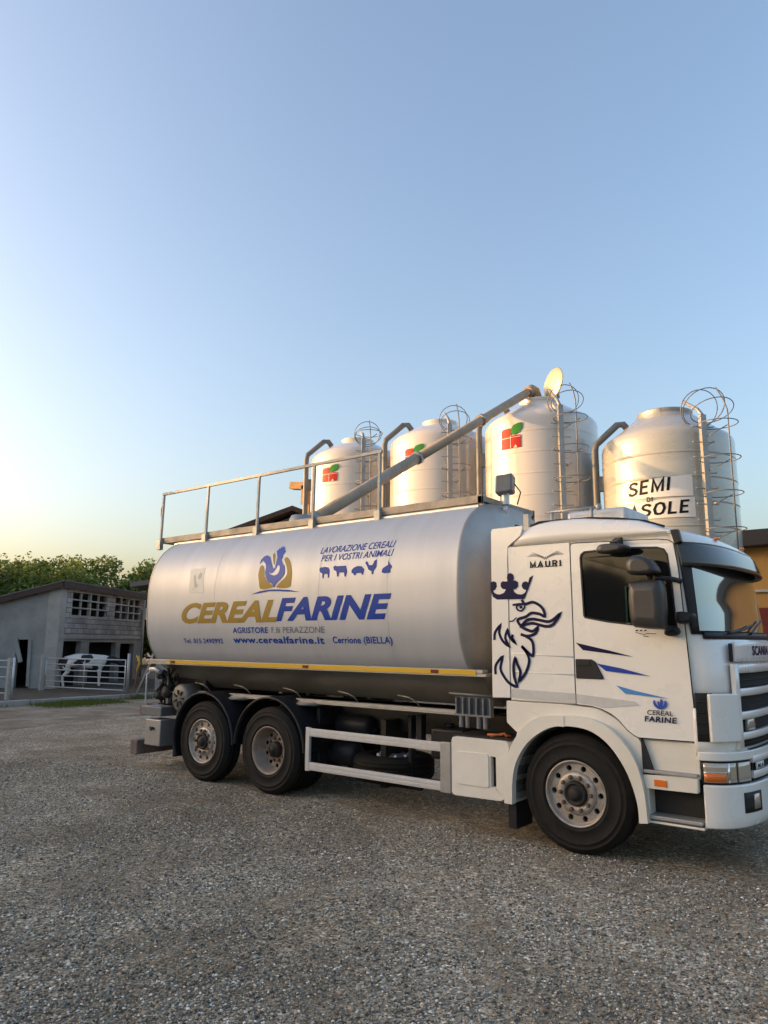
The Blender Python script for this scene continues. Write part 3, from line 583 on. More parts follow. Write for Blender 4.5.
# ------------------------------------------------------------------ silos
SX = [-9.22, -6.57, -3.9, -1.22]; SY = 7.5; camv = Vector((3.1, -6.83, 0))
def silo(i, label):
    cx = SX[i]; c = Vector((cx, SY, 0)); last = i == 3; zs, zt_ = (5.78, 6.42) if last else ((6.62, 7.22) if i == 2 else (6.68, 7.22)); RR = 1.22; hr = .50 if last else .42
    r = thing('feed_silo', label, 'silo', (cx, SY, 0), 'feed silos behind the tanker'); m = silo_g if last else silo_w
    prof = [(.25, 1.0), (.35, 1.05), (RR-.03, 2.55), (RR, 2.62)]
    z = 2.7; gv = .006 if last else .003
    while z < zs-.12:
        prof += [(RR, z), (RR, z+.02), (RR, z+.20), (RR, z+.38), (RR, z+.40), (RR+gv, z+.408), (RR+gv, z+.422), (RR, z+.43)]; z += .45
    prof = [p_ for p_ in prof if p_[1] < zs-.1]
    prof += [(RR, zs-.08), (RR-.015, zs-.02), (RR-.07, zs+.06), (RR-.17, zs+.13), (hr+.05, zt_-.10), (hr, zt_-.08)]
    M().lathe(prof, c, 'z', 72).build('body', m, r)
    hb = M().lathe([(hr, zt_-.1), (hr+.02, zt_-.02), (hr+.02, zt_), (hr-.04, zt_+.01)]+([] if i == 2 else [(hr*.7, zt_+.03), (.05, zt_+.05), (0, zt_+.05)]), c, 'z', 40).build('hatch_ring', galv if last else silo_w, r)
    toc = (camv-c).normalized(); base = math.atan2(toc.y, toc.x)
    P = lambda deg, rad, z: Vector((cx+rad*math.cos(base+R(deg)), SY+rad*math.sin(base+R(deg)), z))
    # legs
    for k in range(4):
        q = P(45+90*k, RR-.12, 0); M().bar((q.x, q.y, 0), (q.x, q.y, 2.7), .14, .14, (1, 0, 0)).build('leg', galv, r)
    # ladder with cage, 33 degrees to the right of the camera side
    ld = (6, 9, 17, 27)[i]; u = (P(ld, 1, 0)-c).normalized(); sdv = Vector((-u.y, u.x, 0)); lz = (6.92, 6.80, 6.70, 5.98)[i]
    q0 = c+u*(RR+.16); lb = M()
    lb.bar(tuple(q0+Vector((0, 0, 2.3))), tuple(q0+Vector((0, 0, lz))), .10, .09, tuple(u))
    z = 2.4
    while z < lz-.1: lb.pipe([q0-sdv*.20+Vector((0, 0, z+.02)), q0-sdv*.19+Vector((0, 0, z)), q0+sdv*.19+Vector((0, 0, z)), q0+sdv*.20+Vector((0, 0, z+.02))], .011, 6); z += .28
    for z in (3.2, 4.4, 5.5): lb.pipe([c+u*(RR-.02)+sdv*.17+Vector((0, 0, z)), q0+sdv*.17+Vector((0, 0, z))], .02, 6)
    lb.pipe([q0+Vector((0, 0, lz)), q0-u*.15+Vector((0, 0, lz+.16)), c+u*.75+Vector((0, 0, zt_+.02))], .035, 8)
    ldo = lb.build('ladder', galv, r)
    cg = M(); rad = .33; cc = q0+u*.30+sdv*.10
    z = 3.25
    hz = []
    while z < lz+.1: hz.append(z); z += .62
    for z in hz:
        cg.pipe([cc+Vector((rad*math.cos(t_), rad*math.sin(t_), z)) for t_ in [k*2*math.pi/22 for k in range(22)]], .009, 5, closed=True)
        cg.pipe([q0+Vector((0, 0, z-.18)), cc+sdv*.2+Vector((0, 0, z))], .009, 5)
    for t_ in ((0, ) if not last else (0, )):
        cg.pipe([cc+u*rad+Vector((0, 0, 2.9)), cc+u*rad+Vector((0, 0, lz-.1)), cc+u*(rad-.1)+Vector((0, 0, lz+.12)), cc+u*(rad-.3)+Vector((0, 0, lz+(.40 if last else .36)))], .013, 5)
    # tilted hoops where the cage passes over the shoulder
    for (dz, tilt, rr_, off) in ((.04, 22, .36, -.14), (.18, 48, .38, -.40), (.20, 72, .35, -.56)) if last else ((.03, 26, .32, -.14), (.14, 58, .32, -.38)):
        mt = Matrix.Rotation(-R(tilt), 3, sdv)
        cg.pipe([cc+u*off+Vector((0, 0, lz+dz))+mt @ (u*rr_*math.cos(t_)+sdv*rr_*math.sin(t_)) for t_ in [k*2*math.pi/24 for k in range(24)]], .009, 5, closed=True)
    cg.build('safety_cage', pipe_g, r)
    # filling pipe on the left with a bend over the shoulder
    th = -84; zb = zs+.0
    b_ = M(); q = P(th, RR+.13, 0); q2 = P(th, .78, 0)
    b_.pipe([q+Vector((0, 0, 1.2)), q+Vector((0, 0, zb-.02)), q+(q2-q)*.06+Vector((0, 0, zb+.12)), q+(q2-q)*.8+Vector((0, 0, zb+.50)), q+(q2-q)*1.0+Vector((0, 0, zb+.5)), q+(q2-q)*1.15+Vector((0, 0, zb+.38))], .068, 12)
    fp = b_.build('fill_pipe', pipe_g, r)
    M().bar(tuple(q+Vector((0, 0, zb-.7))), tuple(P(th, RR-.02, zb-.7)), .10, .3).build('pipe_clamp', pipe_g, fp)
    return r, base, P
def on_silo(i, base, rad):      # maps (arc metres from camera-facing line, z) to the cylinder
    def f(s_, z): t_ = base+s_/1.22; return Vector((SX[i]+rad*math.cos(t_), SY+rad*math.sin(t_), z))
    return f
def decal_cyl(name, pts, m, parent, f, sub=.05):
    bm = bmesh.new(); vs = [bm.verts.new((x, 0, z)) for x, z in pts]
    for t_ in tessellate_polygon([[Vector((x, z, 0)) for x, z in pts]]): bm.faces.new([vs[k] for k in t_])
    lo = min(x for x, _ in pts); hi = max(x for x, _ in pts); x = lo+sub
    while x < hi: bmesh.ops.bisect_plane(bm, geom=bm.verts[:]+bm.edges[:]+bm.faces[:], plane_co=(x, 0, 0), plane_no=(1, 0, 0)); x += sub
    b_ = M(); bm.verts.index_update(); b_.v = [f(v.co.x, v.co.z) for v in bm.verts]; b_.f = [tuple(v.index for v in q.verts) for q in bm.faces]; b_.sm = [False]*len(b_.f); bm.free()
    return b_.build(name, m, parent, fix=False)
def text_cyl(name, txt, s0, s1, z0, h, m, parent, f, bold=.02, shear=.0, slope=0):
    vs, fs = block_text(txt, .2, .26, shear); Wd = max(v[0] for v in vs); k = (s1-s0)/Wd; bm = bmesh.new(); bv = [bm.verts.new((s0+x*k, 0, z0+y*h+slope*x*k)) for x, y in vs]
    for q in fs:
        try: bm.faces.new([bv[j] for j in q])
        except ValueError: pass
    x = s0+.04
    while x < s1: bmesh.ops.bisect_plane(bm, geom=bm.verts[:]+bm.edges[:]+bm.faces[:], plane_co=(x, 0, 0), plane_no=(1, 0, 0)); x += .04
    b_ = M(); bm.verts.index_update(); b_.v = [f(v.co.x, v.co.z) for v in bm.verts]; b_.f = [tuple(v.index for v in q.verts) for q in bm.faces]; b_.sm = [False]*len(b_.f); bm.free()
    return b_.build(name, m, parent, fix=False)
SLAB = ['cream feed silo farthest left, with the small red and green emblem', 'cream feed silo second from left, partly behind the auger tube',
        'tall cream silo under the auger spout with its round lid open', 'greyer silo above the cab lettered SEMI DI GIRASOLE']
for i in range(4):
    r, base, P = silo(i, SLAB[i])
    body = [ch for ch in r.children if ch.name.startswith('body')][0]
    if i < 3:
        f = on_silo(i, base, 1.236); s0, z0 = {0: (-.97, 5.90), 1: (-.87, 5.97), 2: (-.86, 5.92)}[i]
        if i == 2: s0 += .0
        q = .48; h = (.36, .37, .44)[i]
        # emblem: red field with a notch, green leaf at its top right
        decal_cyl('emblem', [(s0, z0), (s0+q*.95, z0), (s0+q*.95, z0+h*.60), (s0+q*.48, z0+h*.60), (s0+q*.48, z0+h*.98), (s0+.05, z0+h*.98), (s0, z0+h*.9)], red, body, f)
        lf = [(s0+q*.50, z0+h*.66), (s0+q*.50, z0+h*.92), (s0+q*.62, z0+h*1.1), (s0+q*.84, z0+h*1.17), (s0+q*1.04, z0+h*1.18), (s0+q*1.03, z0+h*.92), (s0+q*.9, z0+h*.72), (s0+q*.7, z0+h*.64)]
        decal_cyl('emblem_leaf', lf, green, body, on_silo(i, base, 1.239))
        lnf = on_silo(i, base, 1.242)
        for pts in ([(s0+q*.47, z0), (s0+q*.495, z0), (s0+q*.495, z0+h*.6), (s0+q*.47, z0+h*.6)], [(s0, z0+h*.5), (s0+q*.95, z0+h*.5), (s0+q*.95, z0+h*.525), (s0, z0+h*.525)], [(s0+q*.62, z0-.001), (s0+q*.8, z0-.001), (s0+q*.72, z0+h*.14)]):
            decal_cyl('emblem_line', pts, silo_w, body, lnf)
    else:
        f = on_silo(3, base, 1.238); ft = on_silo(3, base, 1.242)
        decal_cyl('sign_sheet', [(-.78, 4.54), (.40, 4.54), (.40, 4.92), (-.78, 4.86)], signw, body, f)
        decal_cyl('sign_sheet', [(-1.36, 4.16), (.42, 4.16), (.42, 4.52), (-1.36, 4.44)], signw, body, f)
        text_cyl('lettering', 'SEMI', -.72, .04, 4.62, .22, ink, body, ft, .012, .12, .06)
        text_cyl('lettering', 'DI', -.38, -.28, 4.475, .075, ink, body, on_silo(3, base, 1.245), 0)
        text_cyl('lettering', 'GIRASOLE', -1.30, .33, 4.175, .20, ink, body, ft, .012, .12, .05)
    if i == 2:   # open round lid standing on the hatch
        nd_ = Vector((math.sin(R(-150)), math.cos(R(-150)), .12)).normalized(); qd = nd_.to_track_quat('Z', 'Y').to_matrix().to_4x4()
        lidm = mat('sun-gold lid metal', (.72, .58, .33), .32, .5)  # gold of the low sun is put into the lid's base colour
        k = M().lathe([(0, .05), (.15, .045), (.30, .02), (.345, 0), (.36, -.01), (.345, -.03), (0, -.025)], (0, 0, 0), 'z', 40); k.xf(Matrix.Translation((SX[2]+.38, SY-.1, 7.56)) @ qd); k.build('lid', lidm, r)
        M().pipe([(SX[2]+.50, SY-.1, 7.2), (SX[2]+.47, SY-.05, 7.45)], .03, 8).build('lid_hinge', galv, r)
# rusty elbow chute standing left of the first silo
el = M(); el.bar((-11.65, 7.5, 6.32), (-10.95, 7.5, 6.22), .24, .20); el.bar((-11.06, 7.5, 6.25), (-11.06, 7.5, 5.72), .24, .24, (1, 0, 0)); el.bar((-10.98, 7.5, 5.75), (-10.98, 7.5, 0), .1, .1, (1, 0, 0))
o = el.build('post', mat('rusty tan steel', (.34, .19, .08), .7, .1, (.22, .12, .06), 6, .5), O=(-10.98, 7.5, 0)); tag(o, 'tan post with an L-shaped head left of the farthest silo', 'post')
# ------------------------------------------------------------------ the tanker truck
T = thing('tanker_truck', 'white three-axle feed tanker truck with silver tank and auger tube', 'truck', (-2.8, 1.25, 0))
TC, TH, TN = 2.505, 1.135, 2.75
def ty(x, z, o=.004):
    t_ = min(abs(z-TC)/TH, .999); return 1.25-1.2*(1-t_**TN)**(1/TN)-o
def sect(k, n, sx=1.2, sz=TH):
    t_ = 2*math.pi*k/n; c, s_ = math.cos(t_), math.sin(t_); return (1.25+sx*math.copysign(abs(c)**(2/TN), c), TC+sz*math.copysign(abs(s_)**(2/TN), s_))
def loft(rings, n, smooth=True, cap=True):
    b = M(); k = 0
    for x, sc in rings:
        for j in range(n): y, z = sect(j, n, 1.2*sc, TH*sc if sc > .3 else TH*sc); b.v.append(Vector((x, y, z)))
    for i in range(len(rings)-1):
        for j in range(n): b.f.append((i*n+j, i*n+(j+1) % n, (i+1)*n+(j+1) % n, (i+1)*n+j)); b.sm.append(smooth)
    return b
xr, xf_ = -7.2, -1.34
b = loft([(xr, 1), (-6.9, 1), (-5.5, 1), (-4, 1), (-2.5, 1), (xf_, 1)], 128); tank = b.build('tank', tankm, T)
b = loft([(xf_+.0, 1.004), (xf_+.02, 1.004), (xf_+.045, .985), (xf_+.10, .93), (xf_+.17, .8), (xf_+.23, .6), (xf_+.27, .3), (xf_+.28, .02)], 96); b.build('end_cap', capm, tank)
b = loft([(xr, 1.004), (xr-.02, 1.004), (xr-.04, .985), (xr-.08, .9), (xr-.13, .65), (xr-.15, .3), (xr-.16, .02)], 96); b.build('end_cap', capm, tank)
for x in (-5.55, -3.45, -2.32):      # welded seams round the shell
    sm = M(); k = len(sm.v); n = 96
    for xx, sc in ((x-.006, 1.0008), (x, 1.003), (x+.006, 1.0008)):
        for j in range(n): y, z = sect(j, n, 1.2*sc, TH*sc); sm.v.append(Vector((xx, y, z)))
    for i in range(2):
        for j in range(n): sm.f.append((k+i*n+j, k+i*n+(j+1) % n, k+(i+1)*n+(j+1) % n, k+(i+1)*n+j)); sm.sm.append(True)
    sm.build('weld_seam', tankm, tank)
# writing on the tank
S_ = lambda x, z: ty(x, z, .004)
text_on('lettering', 'CEREAL', -6.31, -4.20, 2.222, .285, gold, tank, S_, .042, .30, 0, .05)
text_on('lettering', 'FARINE', -4.23, -2.25, 2.236, .288, blue, tank, S_, .042, .28, 0, .05)
text_on('lettering', 'AGRISTORE', -5.13, -4.40, 2.062, .078, blue, tank, S_, .018, .05, 0, .05)
text_on('lettering', 'F.lli PERAZZONE', -4.33, -3.35, 2.062, .078, dgrey, tank, S_, -.004, .03, 0, .05)
text_on('lettering', 'Tel. 015 2490992', -6.30, -5.38, 1.916, .068, blue, tank, S_, .012, 0, 0, .05)
text_on('lettering', 'www.cerealfarine.it', -5.15, -3.38, 1.926, .088, blue, tank, S_, .026, 0, 0, .05)
text_on('lettering', 'Cerrione (BIELLA)', -3.23, -2.28, 1.934, .08, blue, tank, S_, .018, 0, 0, .05)
text_on('lettering', 'LAVORAZIONE CEREALI', -3.50, -2.26, 3.088, .085, blue, tank, S_, .004, .25, 0, .05)
text_on('lettering', 'PER I VOSTRI ANIMALI', -3.45, -2.26, 2.978, .083, blue, tank, S_, .004, .25, 0, .05)
def tdecal(name, polys, m, o=.004, sub=.04):
    bm = bmesh.new()
    for pts in polys:
        vs = [bm.verts.new((x, 0, z)) for x, z in pts]
        for t_ in tessellate_polygon([[Vector((x, z, 0)) for x, z in pts]]):
            try: bm.faces.new([vs[k] for k in t_])
            except ValueError: pass
    z0 = min(v.co.z for v in bm.verts)+sub; z1 = max(v.co.z for v in bm.verts)
    while z0 < z1: bmesh.ops.bisect_plane(bm, geom=bm.verts[:]+bm.edges[:]+bm.faces[:], plane_co=(0, 0, z0), plane_no=(0, 0, 1)); z0 += sub
    b_ = M(); bm.verts.index_update(); b_.v = [Vector((v.co.x, ty(0, v.co.z, o), v.co.z)) for v in bm.verts]; b_.f = [tuple(v.index for v in q.verts) for q in bm.faces]; b_.sm = [False]*len(b_.f); bm.free()
    return b_.build(name, m, tank, fix=False)
goldL = [(-4.614, 2.984), (-4.556, 2.990), (-4.513, 2.913), (-4.494, 2.838), (-4.412, 2.761), (-4.346, 2.722), (-4.308, 2.676), (-4.544, 2.659), (-4.593, 2.761), (-4.627, 2.873)]
goldR = [(-4.158, 3.058), (-4.112, 3.084), (-4.029, 3.013), (-3.965, 2.883), (-3.956, 2.758), (-3.993, 2.664), (-4.226, 2.669), (-4.195, 2.725), (-4.080, 2.8), (-4.050, 2.87), (-4.09, 2.963)]
goldC = [(-4.425, 3.145), (-4.403, 3.171), (-4.36, 3.119), (-4.331, 3.005), (-4.343, 2.988)]
tdecal('emblem', [crom(goldL, 3), crom(goldR, 3), goldC], gold)
ro_ = [(-4.277, 2.666), (-4.317, 2.721), (-4.402, 2.761), (-4.46, 2.818), (-4.491, 2.884), (-4.49, 2.958), (-4.518, 3.016), (-4.587, 3.068), (-4.64, 3.014), (-4.634, 3.081), (-4.594, 3.127), (-4.536, 3.142), (-4.458, 3.112), (-4.417, 3.048), (-4.369, 2.97), (-4.339, 2.931), (-4.304, 2.952), (-4.306, 3.022), (-4.312, 3.097), (-4.355, 3.168), (-4.375, 3.20), (-4.345, 3.205), (-4.348, 3.235), (-4.318, 3.222), (-4.31, 3.262), (-4.285, 3.232), (-4.262, 3.262), (-4.25, 3.225), (-4.215, 3.235), (-4.225, 3.20), (-4.181, 3.179), (-4.199, 3.147), (-4.215, 3.121), (-4.2, 3.09), (-4.215, 3.06), (-4.228, 3.073), (-4.178, 3.003), (-4.119, 2.955), (-4.097, 2.863), (-4.129, 2.811), (-4.206, 2.752), (-4.252, 2.719)]
tdecal('emblem_rooster', [ro_], rblue, .006)
tdecal('emblem_wing', [crom([(-4.405, 2.884), (-4.348, 2.867), (-4.293, 2.901), (-4.259, 2.954), (-4.244, 2.981), (-4.206, 2.942), (-4.22, 2.87), (-4.276, 2.841), (-4.343, 2.849)], 3)], signw, .008)
tdecal('emblem_line', [[(-4.739, 2.594), (-4.568, 2.633), (-4.372, 2.648), (-4.179, 2.645), (-3.99, 2.629), (-3.782, 2.595), (-3.988, 2.607), (-4.177, 2.618), (-4.37, 2.624), (-4.565, 2.606)]], blue)
sheep = [(-3.453, 2.89), (-3.43, 2.905), (-3.40, 2.898), (-3.36, 2.905), (-3.297, 2.892), (-3.27, 2.85), (-3.272, 2.757), (-3.293, 2.758), (-3.298, 2.806), (-3.361, 2.81), (-3.364, 2.754), (-3.385, 2.755), (-3.395, 2.817), (-3.44, 2.84), (-3.455, 2.868)]
cow_ = [(-3.216, 2.891), (-3.19, 2.91), (-3.15, 2.9), (-2.998, 2.898), (-2.969, 2.824), (-2.982, 2.758), (-3.006, 2.759), (-3.02, 2.815), (-3.109, 2.814), (-3.106, 2.764), (-3.132, 2.765), (-3.153, 2.834), (-3.195, 2.85)]
pig = [(-2.894, 2.798), (-2.897, 2.835), (-2.86, 2.866), (-2.80, 2.882), (-2.731, 2.873), (-2.689, 2.831), (-2.704, 2.766), (-2.723, 2.767), (-2.736, 2.792), (-2.812, 2.79), (-2.828, 2.765), (-2.851, 2.766), (-2.86, 2.789)]
hen = [(-2.683, 2.912), (-2.67, 2.935), (-2.646, 2.925), (-2.618, 2.88), (-2.564, 2.882), (-2.54, 2.935), (-2.502, 2.948), (-2.5, 2.857), (-2.541, 2.801), (-2.536, 2.764), (-2.564, 2.766), (-2.569, 2.802), (-2.62, 2.824), (-2.655, 2.88)]
rab = [(-2.411, 2.794), (-2.398, 2.829), (-2.34, 2.859), (-2.32, 2.865), (-2.324, 2.921), (-2.295, 2.88), (-2.258, 2.85), (-2.263, 2.828), (-2.281, 2.815), (-2.274, 2.772), (-2.363, 2.765), (-2.4, 2.776)]
for nm, p_ in (('sheep_silhouette', sheep), ('cow_silhouette', cow_), ('pig_silhouette', pig), ('hen_silhouette', hen), ('rabbit_silhouette', rab)): tdecal(nm, [p_], blue)
stk = tdecal('sticker', [[(-6.20, 3.04), (-5.86, 3.04), (-5.80, 2.66), (-6.14, 2.66)]], mat('pale sticker', (.62, .61, .57), .5), .003)
tdecal('sticker_print', [crom([(-6.09, 2.70), (-6.03, 2.74), (-6.05, 2.82), (-6.08, 2.92), (-6.04, 2.93), (-6.0, 2.82), (-5.95, 2.78), (-5.90, 2.72), (-5.95, 2.74), (-6.0, 2.76)], 3), crom([(-5.98, 2.90), (-5.93, 2.86), (-5.89, 2.91), (-5.93, 2.97)], 3)], mat('faded print', (.42, .43, .40), .6), .006)
# side marker rail with reflective tape
rl = M().box(-7.12, -1.0, .02, .14, 1.625, 1.665).build('marker_rail', galv, T, bevel=.004)
M().box(-6.52, -1.08, .012, .02, 1.610, 1.660).build('reflective_tape', yel, rl)
for x in (-6.46, -3.66, -1.66): M().box(x, x+.10, .006, .012, 1.618, 1.652).build('marker_light', redl, rl)
b = M(); b.box(-7.05, -.96, .02, .3, 1.595, 1.622); b.build('rail_flange', galv, rl)
# tapered lower part of the tank and its collecting trough
b = M()
prof = [(.26, 1.63), (.34, 1.45), (.62, 1.24), (1.88, 1.24), (2.16, 1.45), (2.24, 1.63)]
xs_ = [-7.0, -6.2, -1.35, -1.1]
for x in xs_: b.v += [Vector((x, y, z)) for y, z in prof]
for i in range(3):
    for j in range(5): b.f.append((i*6+j, i*6+j+1, (i+1)*6+j+1, (i+1)*6+j)); b.sm.append(False)
b.f += [(5, 4, 3, 2, 1, 0), (18, 19, 20, 21, 22, 23)]; b.sm += [False]*2
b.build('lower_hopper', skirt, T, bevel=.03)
sf = M().box(-6.9, -1.25, .30, .38, 1.16, 1.205); sf.box(-6.9, -1.25, .24, .30, 1.155, 1.17); sf.box(-6.9, -1.25, 2.12, 2.2, 1.16, 1.235); sfo = sf.build('subframe_rail', galv, T, bevel=.005)
for x in (-5.9, -5.0, -4.0, -3.0, -2.05): M().pipe([(x, .34, 1.21), (x-.02, .29, 1.27), (x-.10, .27, 1.31), (x-.28, .28, 1.33)], .009, 6).build('hook', skirt, sfo)
b = M(); b.pipe([(-1.49, .12, 1.40), (-.95, .12, 1.39)], .014, 6)
for i in range(6): b.box(-1.40+i*.085, -1.385+i*.085, .10, .16, 1.19, 1.36)
b.box(-1.42, -.96, .1, .16, 1.17, 1.19); b.box(-1.42, -.96, .16, .17, 1.18, 1.37)
for x in (-1.34, -1.26, -1.12, -1.04): b.lathe([(.026, 0), (.026, .12)], (x, .13, 1.05), 'z', 10)
b.build('hose_rack', pipe_g, T)

# walkway and railing
weath2 = mat('weathered railing tube', (.37, .365, .355), .6, .2, (.27, .265, .255), 6, .6)
wk = M(); wk.box(-7.72, -1.32, .60, .64, 3.60, 3.70); wk.box(-7.72, -1.32, .64, 1.95, 3.60, 3.625); wk.box(-7.3, -1.32, .62, .70, 3.46, 3.6)
wk.box(-7.72, -1.32, 1.93, 1.97, 3.52, 3.70); wk.box(-1.38, -1.32, .6, 1.97, 3.60, 3.69); wk.box(-7.72, -7.68, .6, 1.97, 3.6, 3.7); wko = wk.build('walkway', weath, T, bevel=.004)
b = M(); b.box(-7.34, -1.36, .58, .66, 3.47, 3.575); b.build('walkway_plate', alu, wko)
rg_ = M(); PX = [-7.73, -6.50, -5.27, -4.09, -2.88]
for i, x in enumerate(PX):
    q = rg_ if False else M(); q.bar((x, .575, 3.50), (x-.01, .60, 4.46), .034, .034, (1, 0, 0)); q.build('railing_post', weath2, T)
    M().box(x-.045, x+.045, .53, .60, 3.49, 3.66).build('post_bracket', galv, wko)
M().bar((-7.77, .60, 4.475), (-2.85, .60, 4.475), .04, .04).build('railing_top', weath2, T)
b = M(); b.pipe([(-7.74, .6, 4.3), (-7.80, .6, 4.24), (-7.80, .6, 4.1), (-7.75, .6, 4.03)], .012, 6)
b.pipe([(-7.50, 1.0, 3.6), (-7.50, 1.0, 1.5)], .016, 6); b.pipe([(-7.50, 1.45, 3.6), (-7.50, 1.45, 1.5)], .016, 6)
for i in range(8): b.pipe([(-7.50, 1.0, 1.6+i*.26), (-7.50, 1.45, 1.6+i*.26)], .012, 6)
b.build('rear_ladder', galv, T)
# inspection hatches on the roof
for x in (-6.2, -3.2, -2.0): M().lathe([(.26, 3.62), (.27, 3.70), (.22, 3.73), (0, 3.76)], (x, 1.4, 0), 'z', 28).build('roof_hatch', galv, T)
# auger: turret on the tank and long tube up to the open silo
p0, p1 = Vector((-4.98, 1.25, 3.74)), Vector((-3.99, 7.18, 7.40)); d = (p1-p0).normalized()
au = M().pipe([p0, p0+d*3.0], .10, 20).pipe([p0+d*3.0, p1], .09, 20).build('auger_tube', augerm, T)
for s_ in (.25, 2.95, 5.1): M().pipe([p0+d*s_, p0+d*(s_+.07)], .125, 20).build('flange', galv, au)
b = M(); b.pipe([p1-d*.05, p1+d*.12, p1+d*.22+Vector((0, 0, -.05)), p1+Vector((.05, .30, -.15)), p1+Vector((.06, .32, -.5))], .13, 20); b.build('spout', augerm, au)
b = M().lathe([(.24, 3.55), (.24, 3.75), (.17, 3.9), (0, 3.92)], (-4.98, 1.25, 0), 'z', 24); b.build('turret', galv, T)
b = M(); b.bar((-1.6, 1.6, 3.6), (-1.6, 1.6, 4.0), .05, .05, (1, 0, 0)); b.build('auger_rest', galv, T)

# wheels -------------------------------------------------------------
def tyre_prof(w=.31):
    p_ = [(.288, .045), (.30, .02), (.325, .008), (.328, .003), (.336, .003), (.339, .006), (.40, .0), (.44, .001), (.443, -.003), (.450, -.003), (.453, .003), (.485, .010), (.488, .006), (.495, .008), (.498, .014), (.520, .026), (.524, .034), (.536, .045)]
    t_ = [(.530, .05)]
    y = .05
    for g_ in (.085, .14, .165, .225):
        t_ += [(.538, g_-.012), (.538, g_), (.522, g_+.003), (.522, g_+.011), (.538, g_+.014)]
    t_ = [(r_+.012, y_) for r_, y_ in t_]
    q = p_+t_+[(.542, w-.05), (.536, w-.045), (.510, w-.022), (.465, w-.006), (.40, w), (.33, w-.006), (.30, w-.02), (.288, w-.045)]
    return q
def disc_with_holes(b, r0, r1, y, nh, rh, rc_, ph=0, dep=.02):
    n = 16
    for k in range(nh):
        a0, a1 = 2*math.pi*k/nh+ph, 2*math.pi*(k+1)/nh+ph; am = (a0+a1)/2; hw = math.pi/nh
        base = len(b.v)
        for j in range(n):
            t_ = 2*math.pi*j/n; du, dv = math.cos(t_), math.sin(t_)      # du: along the arc, dv: radial
            b.v.append(Vector(((rc_+rh*dv)*math.cos(am+rh*du/rc_), y, (rc_+rh*dv)*math.sin(am+rh*du/rc_))))
        for j in range(n):
            t_ = 2*math.pi*j/n; du, dv = math.cos(t_), math.sin(t_); su = hw*rc_/max(abs(du), 1e-6); sv_ = ((r1-rc_) if dv > 0 else (rc_-r0))/max(abs(dv), 1e-6); s_ = min(su, sv_)
            rr_ = rc_+s_*dv; b.v.append(Vector((rr_*math.cos(am+s_*du/rc_), y, rr_*math.sin(am+s_*du/rc_))))
        for j in range(n):
            t_ = 2*math.pi*j/n; b.v.append(b.v[base+j]+Vector((0, dep, 0)))
        for j in range(n):
            j2 = (j+1) % n; b.f += [(base+j, base+j2, base+n+j2, base+n+j), (base+j2, base+j, base+2*n+j, base+2*n+j2)]; b.sm += [False, False]
def wheel(x, y, style, flip=False, inner=False):
    """style: convex (front and tag axle) or dish (drive axle)"""
    O = Vector((x, y, .547)); sg = -1 if flip else 1
    def fin(b_, name, m, par, **k):
        for i in range(len(b_.v)): v = b_.v[i]; b_.v[i] = Vector((v.x+O.x, v.y*sg+O.y, v.z+O.z))
        return b_.build(name, m, par, O=O, **k)
    w = fin(M().lathe(tyre_prof(), (0, 0, 0), 'y', 72), 'wheel', rubber, T)
    # sidewall rings
    rm = rimm if style == 'convex' else rimrust
    b_ = M()
    if style == 'convex':
        b_.lathe([(.298, .035), (.305, .012), (.292, .010), (.284, .03), (.276, .05), (.268, .055)], (0, 0, 0), 'y', 60)
        disc_with_holes(b_, .200, .268, .055, 10, .027, .234, math.pi/10, .04)
        b_.lathe([(.200, .055), (.190, .035), (.176, .026), (.118, .026), (.112, .04)], (0, 0, 0), 'y', 60)
        b_.lathe([(.268, .055), (.262, .2), (.29, .29)], (0, 0, 0), 'y', 40)
        r_ = fin(b_, 'rim', rm, w)
        h = M().lathe([(.114, .03), (.108, .0), (.092, -.008), (.086, .004), (.06, .004), (.055, -.022), (.03, -.032), (0, -.034)], (0, 0, 0), 'y', 36); fin(h, 'hub', chass, w)
        for k in range(10):
            t_ = 2*math.pi*k/10; fin(M().lathe([(.021, .028), (.019, .0), (.015, -.008), (0, -.010)], (.152*math.cos(t_), 0, .152*math.sin(t_)), 'y', 6, flat=True), 'wheel_nut', nutm, w)
        bk = M().lathe([(0, .12), (.25, .12), (.25, .28)], (0, 0, 0), 'y', 30); fin(bk, 'brake_drum', chass, w)
    else:
        b_.lathe([(.298, .035), (.305, .010), (.292, .008), (.282, .03), (.268, .05), (.262, .17), (.245, .185)], (0, 0, 0), 'y', 60)
        disc_with_holes(b_, .165, .245, .185, 10, .026, .208, 0, .01)
        b_.lathe([(.165, .185), (.135, .175), (.10, .175)], (0, 0, 0), 'y', 60)
        r_ = fin(b_, 'rim', rm, w)
        h = M().lathe([(.105, .18), (.10, .115), (.085, .10), (.05, .10), (.045, .085), (0, .08)], (0, 0, 0), 'y', 36); fin(h, 'hub', chass, w)
        for k in range(10):
            t_ = 2*math.pi*k/10; fin(M().lathe([(.02, .178), (.018, .145), (0, .14)], (.142*math.cos(t_), 0, .142*math.sin(t_)), 'y', 6, flat=True), 'wheel_nut', nutm, w)
        bk = M().lathe([(0, .24), (.26, .24), (.26, .30)], (0, 0, 0), 'y', 30); fin(bk, 'brake_drum', chass, w)
        b2 = M().lathe([(.29, .02+.33)]+[(r_2, y_+.33) for r_2, y_ in tyre_prof()], (0, 0, 0), 'y', 60); fin(b2, 'inner_tyre', rubber, w)
    return w
for (x, st) in ((0, 'convex'), (-4.25, 'dish'), (-5.61, 'convex')):
    wheel(x, -.005, st); wheel(x, 2.505, st, True)
for x in (0, -4.25, -5.61): M().pipe([(x, .3, .52), (x, 2.2, .52)], .09, 12).build('axle', chass, T)

